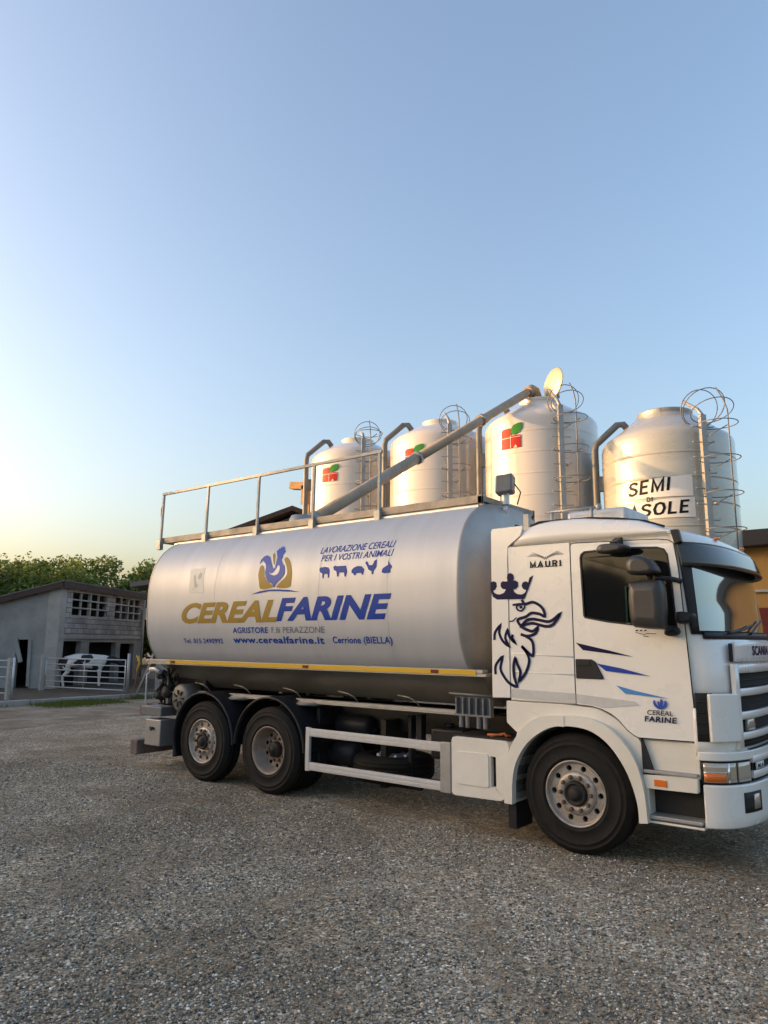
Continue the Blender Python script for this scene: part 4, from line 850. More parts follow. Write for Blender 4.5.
# rear mudguards -----------------------------------------------------
for (cx, a0, a1) in ((-5.61, 0, 203), (-4.25, 2, 178)):
    b = M(); Rr = .675; cz = .555
    b.lathe([(Rr-.03, .03), (Rr-.03, -.012), (Rr-.012, -.018), (Rr, -.01), (Rr, .02), (Rr-.006, .05), (Rr, .08), (Rr, .60), (Rr-.018, .60), (Rr-.018, .05), (Rr-.03, .03)], (cx, 0, cz), 'y', 40, a0, a1); b.build('mudguard', black, T)
    b = M(); b.pipe([(cx+.30, .2, 1.14), (cx+.62, .2, 1.15), (cx+.62, .8, 1.15)], .02, 8); b.build('mudguard_stay', pipe_g, T)
    b = M().lathe([(Rr-.03, 1.9), (Rr, 1.9), (Rr, 2.51), (Rr-.03, 2.51)], (cx, 0, cz), 'y', 30, 0, 180); b.build('mudguard', black, T)
M().box(-6.30, -6.27, .02, .60, .27, .62).build('mud_flap', black, T)

# chassis --------------------------------------------------------------
b = M()
for y in (.80, 1.62): b.box(-7.1, 1.0, y, y+.08, .84, 1.12)
for x in (-6.9, -5.0, -3.4, -1.6, .6): b.box(x, x+.12, .88, 1.62, .88, 1.08)
b.build('chassis_frame', chass, T, bevel=.006)
b = M(); b.box(-.62, .62, .42, 2.08, .60, 1.30); b.box(-.9, 1.15, .72, 1.8, 1.05, 1.36); b.build('engine', chass, T, bevel=.05)
b = M()
for x in (-5.95, -4.6): b.box(x, x+.4, .62, 1.9, .55, .82)
b.build('suspension', chass, T, bevel=.04)
# tanks and boxes between the axles
for (x0, x1, y, z, r_) in ((-3.63, -3.05, .70, .88, .135), (-3.70, -3.2, .62, .52, .15)):
    b = M().lathe([(0, 0), (r_*.8, .01), (r_, .05), (r_, x1-x0-.05), (r_*.8, x1-x0-.01), (0, x1-x0)], (x0, y, z), 'x', 28); b.build('air_tank', black, T)
b = M().box(-1.98, -1.52, .45, .95, .62, .97); b.build('battery_box', black, T, bevel=.03)
b = M().lathe([(0, 0), (.05, 0), (.05, .05), (0, .05)], (-1.80, .6, .97), 'z', 14); b.build('filler_cap', black, T)
for bb in ((-2.34, -2.29, .5, .6, .25, 1.08), (-3.72, -3.66, .35, .8, .3, 1.1), (-3.60, -2.9, .9, 1.6, .9, 1.0), (-2.22, -2.14, .5, .6, .7, 1.1)): M().box(*bb).build('bracket', black, T, bevel=.01)
# spare wheel lying flat
b = M(); prof = tyre_prof(.30); b.lathe([(r_*.93, h) for r_, h in prof], (-2.74, .74, .28), 'z', 64); sp = b.build('spare_wheel', rubber, T)
b = M().lathe([(.285, .04), (.275, .05), (.26, .12), (.20, .20), (.14, .24), (.10, .24), (.10, .2), (0, .2)], (-2.74, .74, .35), 'z', 40); b.build('rim', galv, sp)
b = M()
for k in range(8): b.lathe([(.028, .0), (.028, .03), (0, .035)], (-2.74+.19*math.cos(k*.785), .74+.19*math.sin(k*.785), .55), 'z', 8)
b.build('wheel_nut', alu, sp)
b = M(); b.box(-3.2, -2.2, .55, .62, .22, .27); b.box(-3.2, -2.2, 1.0, 1.06, .22, .27); b.box(-2.76, -2.68, .5, 1.1, .2, 1.0); b.build('spare_carrier', chass, T)
# side underrun guard
for (z0, z1) in ((.79, .885), (.386, .48)):
    b = M(); b.box(-3.50, -1.52, -.005, .025, z0, z1)
    for q in (.30, .70): zz = z0+(z1-z0)*q; b.box(-3.50, -1.52, -.009, -.005, zz-.014, zz+.014)
    b.build('guard_rail', alu, T, bevel=.003)
M().box(-3.555, -3.49, -.012, .03, .375, .895).build('guard_post', alu, T, bevel=.005)
M().box(-1.53, -1.395, -.014, .03, .372, .893).build('guard_post', galv, T, bevel=.008)
# white side box with recessed panel, grip and slot
def rrect(x0, x1, z0, z1, r_, n=4):
    o_ = []
    for cx, cz, a_ in ((x1-r_, z1-r_, 0), (x0+r_, z1-r_, 90), (x0+r_, z0+r_, 180), (x1-r_, z0+r_, 270)):
        for k in range(n+1): o_.append((cx+r_*math.cos(R(a_+90*k/n)), cz+r_*math.sin(R(a_+90*k/n))))
    return o_
b = M(); b.prism([(-1.385, .40), (-1.37, .375), (-1.33, .365), (-.80, .375), (-.755, .40), (-.735, .60), (-.69, .90), (-.705, .955), (-.74, .965), (-1.33, .965), (-1.37, .955), (-1.385, .92)], -.01, .5, [rrect(-.905, -.845, .50, .80, .015)])
bx = b.build('side_box', white2, T, bevel=.034, seg=4)
M().box(-.95, -.80, .05, .45, .46, .84).build('box_slot', dark, bx)
b = M(); b.prism(rrect(-1.32, -.925, .49, .82, .03), -.022, -.008); b.build('box_panel', white2, bx, bevel=.012)
M().box(-1.38, -.70, .02, .48, .962, .985).build('box_top', chass, bx)
b = M(); b.pipe([(-1.02, .14, .992), (-.95, .10, 1.005), (-.88, .16, .995), (-.82, .10, 1.02), (-.77, .18, .99)], .013, 6); b.pipe([(-.95, .08, .99), (-.85, .2, 1.015), (-.78, .1, 1.0)], .011, 6); b.build('strap', orangerust, bx)
# rear end: box, lamps, bar, blower
b = M().box(-7.09, -6.70, .06, .34, .37, .755); tb = b.build('tool_box', galv, T, bevel=.012)
b = M(); b.box(-6.96, -6.84, .045, .06, .61, .64); b.pipe([(-6.93, .05, .64), (-6.90, .035, .60), (-6.87, .05, .64)], .014, 6); b.build('latch', chass, tb)
M().box(-7.30, -6.76, .10, .4, .80, .94).build('rear_light', pipe_g, T, bevel=.012)
M().box(-7.34, -7.315, .12, 2.38, .80, .94).build('rear_light_lens', redl, T, bevel=.004)
b = M(); b.box(-7.46, -7.28, .06, 2.44, .20, .42); b.build('rear_bumper', mat('dirty dark red', (.10, .045, .04), .6, 0, (.2, .18, .17), 5, .5), T, bevel=.012)
b = M(); b.box(-7.50, -7.462, .10, .8, .22, .40); b.build('bumper_stripe', redl, T)
b = M(); b.box(-7.3, -6.2, .8, .88, .25, .85); b.box(-7.3, -6.2, 1.62, 1.7, .25, .85); b.build('bumper_arm', chass, T)
bl = M().lathe([(0, 0), (.17, .005), (.205, .03), (.205, .30), (.10, .34), (.10, .62)], (-6.33, .10, 1.10), 'y', 36).build('blower', mat('blower grey', (.17, .165, .16), .5, .3, (.10, .095, .09), 6, .5), T)
b = M()
for k in range(7): b.obox((-6.33+.09*math.cos(k*.9), .092, 1.10+.09*math.sin(k*.9)), (.035*math.cos(k*.9), 0, .035*math.sin(k*.9)), (0, .006, 0), (-.012*math.sin(k*.9), 0, .012*math.cos(k*.9)))
b.build('blower_grille', chass, bl)
b = M().box(-7.12, -6.15, .45, 2.0, .95, 1.58); b.build('pump_housing', chass, T, bevel=.03)
rnd = random.Random(12)
for k in range(9):
    x = -7.08+.05*k; z = 1.05+rnd.uniform(0, .4)
    pts = [(x+rnd.uniform(-.1, .1), .30+rnd.uniform(-.12, .1), min(1.52, max(.97, z+rnd.uniform(-.3, .3)))) for _ in range(4)]; M().pipe(crom(pts, 5, False), rnd.choice([.016, .022, .03]), 7).build('hose', rnd.choice([black, chass, chass]), T)
for (x, z, r_) in ((-7.0, 1.42, .07), (-6.82, 1.16, .09), (-7.02, 1.1, .06)):
    M().lathe([(0, 0), (r_, .01), (r_, .12), (r_*.6, .16), (r_*.6, .3)], (x, .18, z), 'y', 18).build('valve', chass, T)
M().pipe([(-7.13, .12, 1.50), (-7.0, .12, 1.51), (-6.86, .12, 1.47)], .035, 10).build('valve_handle', alu, T)
M().pipe([(-7.16, .12, .96), (-7.18, .10, 1.0), (-7.18, .10, 1.42), (-7.14, .12, 1.46)], .014, 8).build('grab_rail', galv2, T)
b = M()
for k in range(4): b.lathe([(.03, 0), (.035, .03), (.03, .06)], (-7.33, .16+.1*k, .9+.03*(k % 2)), 'y', 8)
b.build('side_marker_lamp', orangerust, T)
# ------------------------------------------------------------------ cab
def outline(z, xr, xf, ins, x0=.88, n=3.4, rr=.10, N=26):
    """closed plan outline at height z; index 0 = rear near corner"""
    pts = []; b_ = 1.25-ins
    for k in range(5):                                  # rounded rear near corner
        a_ = R(180+90*k/4); pts.append((xr+rr+rr*math.cos(a_), 1.25-b_+rr+rr*math.sin(a_)))
    for k in range(1, 7): pts.append((xr+rr+(x0-xr-rr)*k/7, 1.25-b_))
    for k in range(N+1):
        ph = -math.pi/2+math.pi*k/N; c, s_ = math.cos(ph), math.sin(ph)
        pts.append((x0+(xf-x0)*abs(c)**(2/n), 1.25+b_*math.copysign(abs(s_)**(2/n), s_)))
    for k in range(6, 0, -1): pts.append((xr+rr+(x0-xr-rr)*k/7, 1.25+b_))
    for k in range(5):
        a_ = R(90+90*k/4); pts.append((xr+rr+rr*math.cos(a_), 1.25+b_-rr+rr*math.sin(a_)))
    return [Vector((x, y, z)) for x, y in pts]
def stack(rings, cap=True):
    b_ = M(); n = len(rings[0]); b_.v = [v for r_ in rings for v in r_]
    for i in range(len(rings)-1):
        for j in range(n): b_.f.append((i*n+j, i*n+(j+1) % n, (i+1)*n+(j+1) % n, (i+1)*n+j)); b_.sm.append(True)
    if cap: b_.f += [tuple(range(n))[::-1], tuple((len(rings)-1)*n+k for k in range(n))]; b_.sm += [False, False]
    return b_
ZL = [(1.37, 1.45), (1.6, 1.46), (1.97, 1.45), (2.0, 1.40), (2.3, 1.335), (2.55, 1.30), (2.78, 1.26), (2.88, 1.225), (2.95, 1.19)]
def xfz(z):
    for (a_, xa), (b_, xb) in zip(ZL, ZL[1:]):
        if a_ <= z <= b_: return xa+(xb-xa)*(z-a_)/(b_-a_)
    return ZL[0][1] if z < ZL[0][0] else ZL[-1][1]
INS = .006
rings = [outline(z, -.655, xf, .03, n=3.0 if z > 1.98 else 3.4, x0=.95 if z > 1.98 else .88) for z, xf in ZL]
roof = [(2.965, 1.18, .028, -.65, .10), (2.972, 1.18, .004, -.645, .10), (3.05, 1.13, .006, -.60, .12), (3.105, 1.06, .018, -.555, .15), (3.16, .96, .052, -.50, .2), (3.20, .84, .12, -.44, .25), (3.225, .68, .26, -.38, .3), (3.24, .45, .45, -.28, .35), (3.246, .25, .75, -.1, .2)]
for z, xf, ins, xr_, rr_ in roof:
    rg2 = outline(z, xr_, max(xf, .25), ins, x0=min(.95, xf-.22), rr=rr_, n=3.0)
    rings.append([Vector((v.x, v.y, v.z-max(0, v.x-.1)*.13*min(1, max(0, z-2.98)/.15))) for v in rg2])
cab = stack(rings).build('cab', white, T)
def front_pt(z, ph, off=0, xf=None, x0=.88, n=None, ins=INS):
    if n is None:
        up_part = xf is None and z > 1.98; n = 3.0 if up_part else 3.4; x0 = .95 if up_part else x0
    xf = xfz(z) if xf is None else xf; c, s_ = math.cos(ph), math.sin(ph)
    p_ = Vector((x0+(xf-x0)*abs(c)**(2/n), 1.25+(1.25-ins)*math.copysign(abs(s_)**(2/n), s_), z))
    if off:
        e_ = 1e-3; q0 = front_pt(z, ph-e_, 0, xf, x0, n, ins); q1 = front_pt(z, ph+e_, 0, xf, x0, n, ins); t_ = (q1-q0); nn = Vector((t_.y, -t_.x, 0)).normalized(); p_ += nn*off
    return p_
def ph_of_x(x, z, xf=None, x0=.88, n=None):
    if n is None:
        up_part = xf is None and z > 1.98; n = 3.0 if up_part else 3.4; x0 = .95 if up_part else x0
    xf = xfz(z) if xf is None else xf; return -math.acos(min(1, max(0, (x-x0)/(xf-x0)))**(n/2))
def ph_of_y(y, ins=INS, n=3.4): 
    q = (y-1.25)/(1.25-ins); return math.copysign(math.asin(min(1, abs(q))**(n/2)), q)
def patch(zs, lo, hi, off, K=40, th=0, xf=None, x0=.88):
    """strip of the cab front; lo/hi: functions of z giving the angle; th = thickness back towards the cab"""
    b_ = M(); n = K+1
    for z in zs:
        for k in range(n): b_.v.append(front_pt(z, lo(z)+(hi(z)-lo(z))*k/K, off, xf(z) if xf else None, x0))
    m_ = len(zs)
    for i in range(m_-1):
        for k in range(K): b_.f.append((i*n+k, i*n+k+1, (i+1)*n+k+1, (i+1)*n+k)); b_.sm.append(True)
    if th:
        o_ = len(b_.v)
        for z in zs:
            for k in range(n): b_.v.append(front_pt(z, lo(z)+(hi(z)-lo(z))*k/K, off-th, xf(z) if xf else None, x0))
        for i in range(m_-1):
            b_.f += [(i*n, (i+1)*n, o_+(i+1)*n, o_+i*n), (i*n+K, (i+1)*n+K, o_+(i+1)*n+K, o_+i*n+K)]; b_.sm += [False]*2
        for k in range(K):
            b_.f += [(k, k+1, o_+k+1, o_+k), ((m_-1)*n+k, (m_-1)*n+k+1, o_+(m_-1)*n+k+1, o_+(m_-1)*n+k)]; b_.sm += [False]*2
    return b_
frange = lambda a_, b_, n: [a_+(b_-a_)*k/n for k in range(n+1)]
# black pillars and windscreen
yl = lambda z: ph_of_x(1.075+(2.85-z)*.085, z)
wl = lambda z: ph_of_x(1.15+(2.78-z)*.07, z)
patch(frange(2.04, 2.86, 10), yl, lambda z: -yl(z), .003, 60, .02).build('windscreen_surround', black, T)
patch(frange(2.07, 2.84, 14), wl, lambda z: -wl(z), .006, 80).build('windscreen', wsm, T)
patch(frange(2.0, 2.06, 2), lambda z: ph_of_x(1.23, 2.0), lambda z: -ph_of_x(1.23, 2.0), .012, 60, .03).build('cowl', black, T)
# wipers
for (y0, y1, zt_) in ((.35, 1.15, 2.14), (.95, 1.75, 2.2)):
    pts = [front_pt(2.05+(zt_-2.05)*k/10, ph_of_y(y0+(y1-y0)*k/10), .035) for k in range(11)]; M().pipe(pts, .011, 6).build('wiper', black, T)
# door -----------------------------------------------------------------
door_pts = [(.052, 1.375), (.05, 2.90), (.06, 2.925), (.09, 2.93), (.90, 2.905), (1.0, 2.89), (1.045, 2.86), (1.075, 2.6), (1.10, 2.06), (1.14, 1.118), (.64, 1.115), (.60, 1.13), (.54, 1.172), (.455, 1.262), (.39, 1.308), (.30, 1.345), (.21, 1.366)]
win_pts = [(.148, 2.78), (.158, 2.815), (.19, 2.838), (.56, 2.852), (.90, 2.832), (.96, 2.81), (.988, 2.76), (1.012, 2.5), (1.032, 2.092), (1.02, 2.084), (.79, 2.108), (.40, 2.156), (.24, 2.186), (.175, 2.20), (.163, 2.216)]
def side_y(x): return 0.0 if x < .95 else .018*((x-.95)/.19)**2
door = M().prism(door_pts, 0, .03, [win_pts]); 
for v in door.v: v.y += 0
def bendfix(b_):
    for i, v in enumerate(b_.v):
        if v.x > .9: b_.v[i] = v+Vector((0, side_y(v.x), 0))
    return b_
dr = bendfix(door).build('door', white, T)
b = M(); cxm = sum(p_[0] for p_ in win_pts)/len(win_pts); czm = sum(p_[1] for p_ in win_pts)/len(win_pts)
b.prism([(cxm+(x-cxm)*1.002, czm+(z-czm)*1.002) for x, z in win_pts], .012, .02); bendfix(b).build('window', glass, dr)
b = M(); stroke(b, win_pts, .016, -.002); bendfix(b).build('window_seal', black, dr)
b = M(); stroke(b, door_pts, .018, .0035); bendfix(b).build('door_seal', dark, dr)
b = M(); b.prism([(.060, 1.802), (.223, 1.801), (.262, 1.78), (.337, 1.630), (.325, 1.618), (.060, 1.618)], -.014, .0); h = b.build('handle', black, dr, bevel=.008)
b = M(); b.prism([(.08, 1.785), (.20, 1.785), (.22, 1.74), (.08, 1.74)], -.022, -.012); b.build('handle_grip', black, h, bevel=.004)
# sticker inside the window
# body crease lines and lower edge of the cab side
YD = -.004
for nm, p0_, p1_ in (('crease', (-.64, 1.845), (.04, 1.82)), ('crease', (-.60, 1.66), (.04, 1.65))):
    b = M(); b.pipe([(p0_[0], .004, p0_[1]), (p1_[0], .004, p1_[1])], .007, 6); b.build(nm, white, cab)
b = M(); b.prism([(.06, 1.90), (1.09, 1.80), (1.095, 1.785), (.06, 1.88)], -.006, 0); 
# recessed rear side panel with raised frame
b = M(); stroke(b, crom([(-.37, 2.86), (-.41, 2.80), (-.42, 2.3), (-.40, 2.2), (-.02, 2.18), (.0, 2.25), (.0, 2.80), (-.03, 2.87)], 4), .012, .001); b.build('panel_rib', white, cab)
b = M(); b.box(-.655, 1.05, -.001, .006, 2.948, 2.958); b.build('roof_joint', mat('grey sealant', (.3, .29, .27), .6), cab)
b = M(); b.prism([(-.655, 1.375), (.040, 1.375), (.038, 2.948), (-.655, 2.948)], .002, .035); b.build('side_panel', white, cab, bevel=.006)
# sill strip along the lower cab edge
b = M(); b.prism([(-.65, 1.40), (.045, 1.385), (.045, 1.475), (-.65, 1.49)], -.004, .006); b.prism([(.055, 1.385), (.215, 1.376), (.30, 1.355), (.66, 1.40), (.62, 1.43), (.055, 1.47)], -.0035, -.0005); b.build('sill_strip', mat('pale grey strip', (.58, .57, .55), .4, 0, (.45, .45, .45), 12, .5), cab)
# side air deflector behind the cab
b = M(); b.prism([(-.875, 1.39), (-.855, 3.13), (-.84, 3.16), (-.47, 3.165), (-.50, 3.06), (-.655, 2.955), (-.664, 2.80), (-.668, 1.395)], -.002, .03); b.build('side_deflector', white, T, bevel=.006)
b = M(); b.prism([(-.875, 1.39), (-.855, 3.13), (-.84, 3.16), (-.47, 3.165), (-.50, 3.06), (-.655, 2.955), (-.664, 2.80), (-.668, 1.395)], 2.47, 2.502); b.build('side_deflector', white, T, bevel=.006)
# lettering and emblems on the cab
def cdecal(name, polys, m, y=YD):
    b_ = M()
    for p_ in polys: b_.poly([(x, y, z) for x, z in p_])
    return b_.build(name, m, cab, fix=False)
crown = [(-0.872, 2.584), (-0.831, 2.598), (-0.798, 2.582), (-0.794, 2.538), (-0.816, 2.503), (-0.838, 2.496), (-0.825, 2.474), (-0.792, 2.458), (-0.759, 2.454), (-0.71, 2.47), (-0.685, 2.505), (-0.725, 2.511), (-0.749, 2.536), (-0.748, 2.572), (-0.723, 2.593), (-0.691, 2.587), (-0.666, 2.59), (-0.673, 2.626), (-0.664, 2.662), (-0.632, 2.675), (-0.6, 2.659), (-0.59, 2.622), (-0.597, 2.591), (-0.57, 2.593), (-0.542, 2.57), (-0.544, 2.528), (-0.572, 2.505), (-0.601, 2.501), (-0.589, 2.473), (-0.55, 2.45), (-0.502, 2.445), (-0.467, 2.461), (-0.451, 2.486), (-0.485, 2.501), (-0.503, 2.533), (-0.491, 2.568), (-0.451, 2.58), (-0.424, 2.565), (-0.411, 2.614), (-0.364, 2.639), (-0.472, 2.398), (-0.794, 2.401), (-0.843, 2.431), (-0.862, 2.475), (-0.872, 2.504)]
cdecal('crown_emblem', [crown], navy)
gr = M(); w_ = .030
g1 = [(-.504, 2.392), (-.470, 2.346), (-.388, 2.363), (-.32, 2.338), (-.268, 2.289), (-.251, 2.217), (-.308, 2.241), (-.399, 2.253), (-.462, 2.216), (-.541, 2.196), (-.556, 2.169), (-.512, 2.113), (-.451, 2.084), (-.39, 2.07), (-.335, 2.105), (-.352, 2.057), (-.399, 2.029), (-.468, 2.022), (-.527, 2.040)]
g2 = [(-.512, 2.122), (-.464, 2.175), (-.394, 2.192), (-.31, 2.18), (-.22, 2.165), (-.16, 2.184), (-.085, 2.238), (-.162, 2.137), (-.237, 2.117), (-.312, 2.132), (-.387, 2.15), (-.465, 2.14)]
g3 = [(-.468, 2.018), (-.41, 1.984), (-.388, 1.925), (-.397, 1.825), (-.458, 1.865), (-.521, 1.920), (-.462, 1.851), (-.438, 1.77), (-.48, 1.656), (-.556, 1.572), (-.540, 1.66), (-.575, 1.739), (-.597, 1.795), (-.618, 1.711), (-.61, 1.6), (-.584, 1.515), (-.67, 1.544), (-.732, 1.611), (-.77, 1.69), (-.743, 1.805), (-.80, 1.755), (-.831, 1.70), (-.828, 1.628)]
g4 = [(-.836, 1.98), (-.826, 2.058), (-.762, 2.13), (-.777, 2.058), (-.739, 1.973), (-.670, 1.922), (-.706, 2.001), (-.678, 2.08), (-.657, 2.015), (-.595, 1.952), (-.626, 2.001), (-.617, 2.035)]
sm_ = lambda g_, c: crom(g_, 3, c); stroke(gr, sm_(g1, False), w_, YD, False); stroke(gr, sm_(g2, True), w_, YD-.0007, True); stroke(gr, sm_(g3, False), w_, YD-.0014, False); stroke(gr, sm_(g4, False), w_, YD, False); stroke(gr, [(-.653, 2.170), (-.613, 2.176), (-.569, 2.211)], .012, YD, False)
k = [(-.561, 2.330), (-.482, 2.342), (-.478, 2.307), (-.515, 2.277), (-.557, 2.292)]; stroke(gr, crom(k, 4), .018, YD-.0007); stroke(gr, [(-.612, 2.339), (-.553, 2.346), (-.466, 2.348)], .022, YD-.0014, False)
gr.poly([(x, YD, z) for x, z in [(-.535, 2.325), (-.50, 2.33), (-.50, 2.30), (-.53, 2.30)]]); gr.build('griffin_emblem', navy, cab, fix=False)
def cab_text(txt, xa, xb, z0, h, m, **kk): return text_on('lettering', txt, xa, xb, z0, h, m, cab, lambda x, z: YD-(0 if x < .95 else -side_y(x)), **kk)
vs, fs = block_text('MAURI', .24, .42); Wd = max(v[0] for v in vs); b = M(); b.v = [Vector((-.395+x/Wd*.34, YD, 2.718+y*.055)) for x, y in vs]; b.f = fs; b.sm = [False]*len(fs)
for q in (-.388, -.316, -.277, -.222, -.158, -.120, -.062): b.box(q-.014, q+.014, YD-.0015, YD-.0005, 2.714, 2.721)
b.build('lettering', ink, cab, fix=False)
b = M()
for s_ in (-1, 1):
    for k in range(4): stroke(b, crom([(-.225+s_*.015, 2.80+k*.006), (-.225+s_*.09, 2.83+k*.007), (-.225+s_*(.20-.02*k), 2.835+k*.012)], 4, False), .004, YD, False)
stroke(b, [(-.24, 2.79), (-.225, 2.815), (-.21, 2.79)], .008, YD, False); b.build('wings_emblem', dgrey, cab, fix=False)
cdecal('stripe', [[(.068, 1.958), (.14, 1.887), (.629, 1.832), (.396, 1.888)]], navy)
cdecal('stripe', [[(.268, 1.765), (.36, 1.695), (.776, 1.661), (.5, 1.727)]], mblue)
cdecal('stripe', [[(.452, 1.568), (.535, 1.497), (.931, 1.471), (.62, 1.528)]], lblue)
cab_text('CEREAL', .728, .955, 1.322, .042, ink, bold=.01, shear=.1); cab_text('FARINE', .700, .985, 1.262, .047, navy, bold=.03, shear=.1)
cdecal('emblem', [crom([(.845, 1.372), (.80, 1.395), (.785, 1.43), (.80, 1.455), (.815, 1.415), (.848, 1.398)], 3), crom([(.852, 1.372), (.895, 1.395), (.91, 1.43), (.89, 1.455), (.88, 1.415), (.852, 1.398)], 3), crom([(.848, 1.395), (.825, 1.42), (.83, 1.45), (.845, 1.435), (.855, 1.468), (.872, 1.45), (.87, 1.415)], 3)], rblue)
b = M()
for k in range(3): b.poly([(.66+k*.04, YD, 2.065), (.685+k*.04, YD, 2.068), (.683+k*.04, YD, 2.08), (.662+k*.04, YD, 2.077)])
stroke(b, [(.66, 2.055), (.74, 2.035), (.76, 2.045), (.85, 2.042)], .005, YD, False); stroke(b, [(.73, 2.02), (.78, 2.018)], .006, YD, False); b.build('signature', ink, cab, fix=False)
# wheel arch ------------------------------------------------------------
ai = [(-.639, .375), (-.632, .592), (-.588, .776), (-.465, .968), (-.282, 1.106), (-.107, 1.163), (.132, 1.159), (.29, 1.097), (.419, .982), (.54, .789), (.612, .557), (.622, .385)]
ai_s = crom(ai, 4, False)
ao = [(-.722, .385), (-.712, .651), (-.675, .85), (-.606, 1.058), (-.722, 1.152), (-.72, 1.366), (-.124, 1.366), (.256, 1.352), (.455, 1.252), (.63, 1.105), (.70, .99), (.70, .385)]
b = M(); b.prism(ai_s[::-1]+ao, .012, .30); arch = b.build('wheel_arch', white2, T, bevel=.008)
ao2 = crom([(-.728, .375), (-.720, .64), (-.684, .82), (-.60, 1.0), (-.47, 1.15), (-.32, 1.235), (-.13, 1.262), (.16, 1.258), (.35, 1.20), (.50, 1.08), (.62, .90), (.68, .66), (.700, .395)], 4, False)
b = M(); b.prism(ai_s[::-1]+ao2, -.060, .012); b.build('arch_lip', white2, arch, bevel=.026, seg=4)
b = M(); b.box(-.135, -.055, -.066, -.05, 1.16, 1.262); b.build('arch_joint', white2, arch, bevel=.003)
b = M(); k = len(b.v); N = len(ai_s)      # dark liner inside the arch
for (x, z) in ai_s: b.v += [Vector((x, .02, z)), Vector((x, .72, z))]
for i in range(N-1): b.f.append((2*i, 2*i+1, 2*i+3, 2*i+2)); b.sm.append(True)
b.build('arch_liner', chass, arch)
M().box(-.75, -.66, .06, .40, .12, .42).build('mud_flap', black, T)
# step area in front of the wheel --------------------------------------
b = M(); b.prism([(.66, .92), (.64, 1.112), (1.145, 1.108), (1.15, .80), (.74, .80)], .045, .3); b.build('entry_panel', white2, T, bevel=.01)
b = M(); b.prism([(.70, .99), (.655, 1.12), (.66, .80), (.76, .80)], .0, .05); b.build('arch_filler', black, T)
b = M(); b.prism([(.655, .797), (1.135, .827), (1.13, .69), (.675, .683)], -.012, .05); st = b.build('entry_step', white2, T, bevel=.01)
b = M(); b.box(.67, 1.13, -.02, .16, .815, .845); b.build('tread', galv, st, bevel=.006)
b = M(); b.box(.76, .87, -.022, -.012, .712, .768); b.build('side_marker_lamp', orange, st, bevel=.004)
b = M(); b.box(.68, 1.14, .16, .5, .40, .82); b.build('step_recess', chass, T)
b = M(); b.box(.69, 1.15, -.005, .20, .425, .46); b.build('lower_step', galv, T, bevel=.008)
b = M(); b.box(.66, 1.16, 0, .2, .392, .412); b.build('step_skirt', white2, T, bevel=.006)
# front panels ----------------------------------------------------------
fx = lambda z: 1.47
def fpatch(name, z0, z1, a_, b_, off, th, m, par, K=40, xf=fx, x0=.95, n=4): return patch(frange(z0, z1, n), a_, b_, off, K, th, xf, x0).build(name, m, par)
cx_ = lambda x: (lambda z: ph_of_x(x, z, 1.47, .95)); cn = lambda x: (lambda z: -ph_of_x(x, z, 1.47, .95)); cy = lambda y: (lambda z: ph_of_y(y))
fp = fpatch('front_panel', 1.00, 1.40, cx_(1.12), cn(1.12), 0, .25, white, T, 80)
fpatch('corner_vent', 1.12, 1.53, cx_(1.145), cx_(1.27), .004, .02, dark, fp, 16)
for k in range(4): fpatch('vent_slat', 1.18+.09*k, 1.19+.09*k, cx_(1.15), cx_(1.21), .012, .01, black, fp, 8, n=1)
b = patch(frange(1.12, 1.525, 6), cx_(1.235), cy(.30), .045, 24, .05, lambda z: 1.47, .95); b.build('corner_deflector', white, fp, bevel=.012)
# grille
gl, gh = cy(.34), cy(2.16)
fpatch('grille', 1.06, 1.74, gl, gh, .004, .01, dark, fp, 60)
for k in range(14): fpatch('grille_mesh', 1.09+.045*k, 1.097+.045*k, gl, gh, .010, .005, chass, fp, 40, n=1)
for (z0, z1) in ((1.70, 1.775), (1.50, 1.565), (1.30, 1.365), (1.13, 1.19)): fpatch('grille_bar', z0, z1, gl, gh, .035, .03, white, fp, 60, n=2)
fpatch('grille_side', 1.05, 1.78, cy(.28), cy(.345), .035, .04, white, fp, 6)
fpatch('grille_side', 1.05, 1.78, cy(2.155), cy(2.22), .035, .04, white, fp, 6)
fpatch('bonnet_panel', 1.80, 1.975, cy(.33), cy(2.17), .022, .03, white, fp, 60)
fpatch('grab_slot', 1.80, 1.96, cy(.275), cy(.32), .006, .01, dark, fp, 4)
vs, fs = text2d('SCANIA', .03); Wd = max(v[0] for v in vs); b = M()
b.v = [front_pt(1.855+y*.085, ph_of_y(.72+x/Wd*.62), .026, 1.47, .95) for x, y in vs]; b.f = fs; b.sm = [False]*len(fs); b.build('lettering', navy, fp, fix=False)
fpatch('grille_lamp', 1.20, 1.30, cy(.44), cy(.62), .03, .02, lens, fp, 6, n=1)
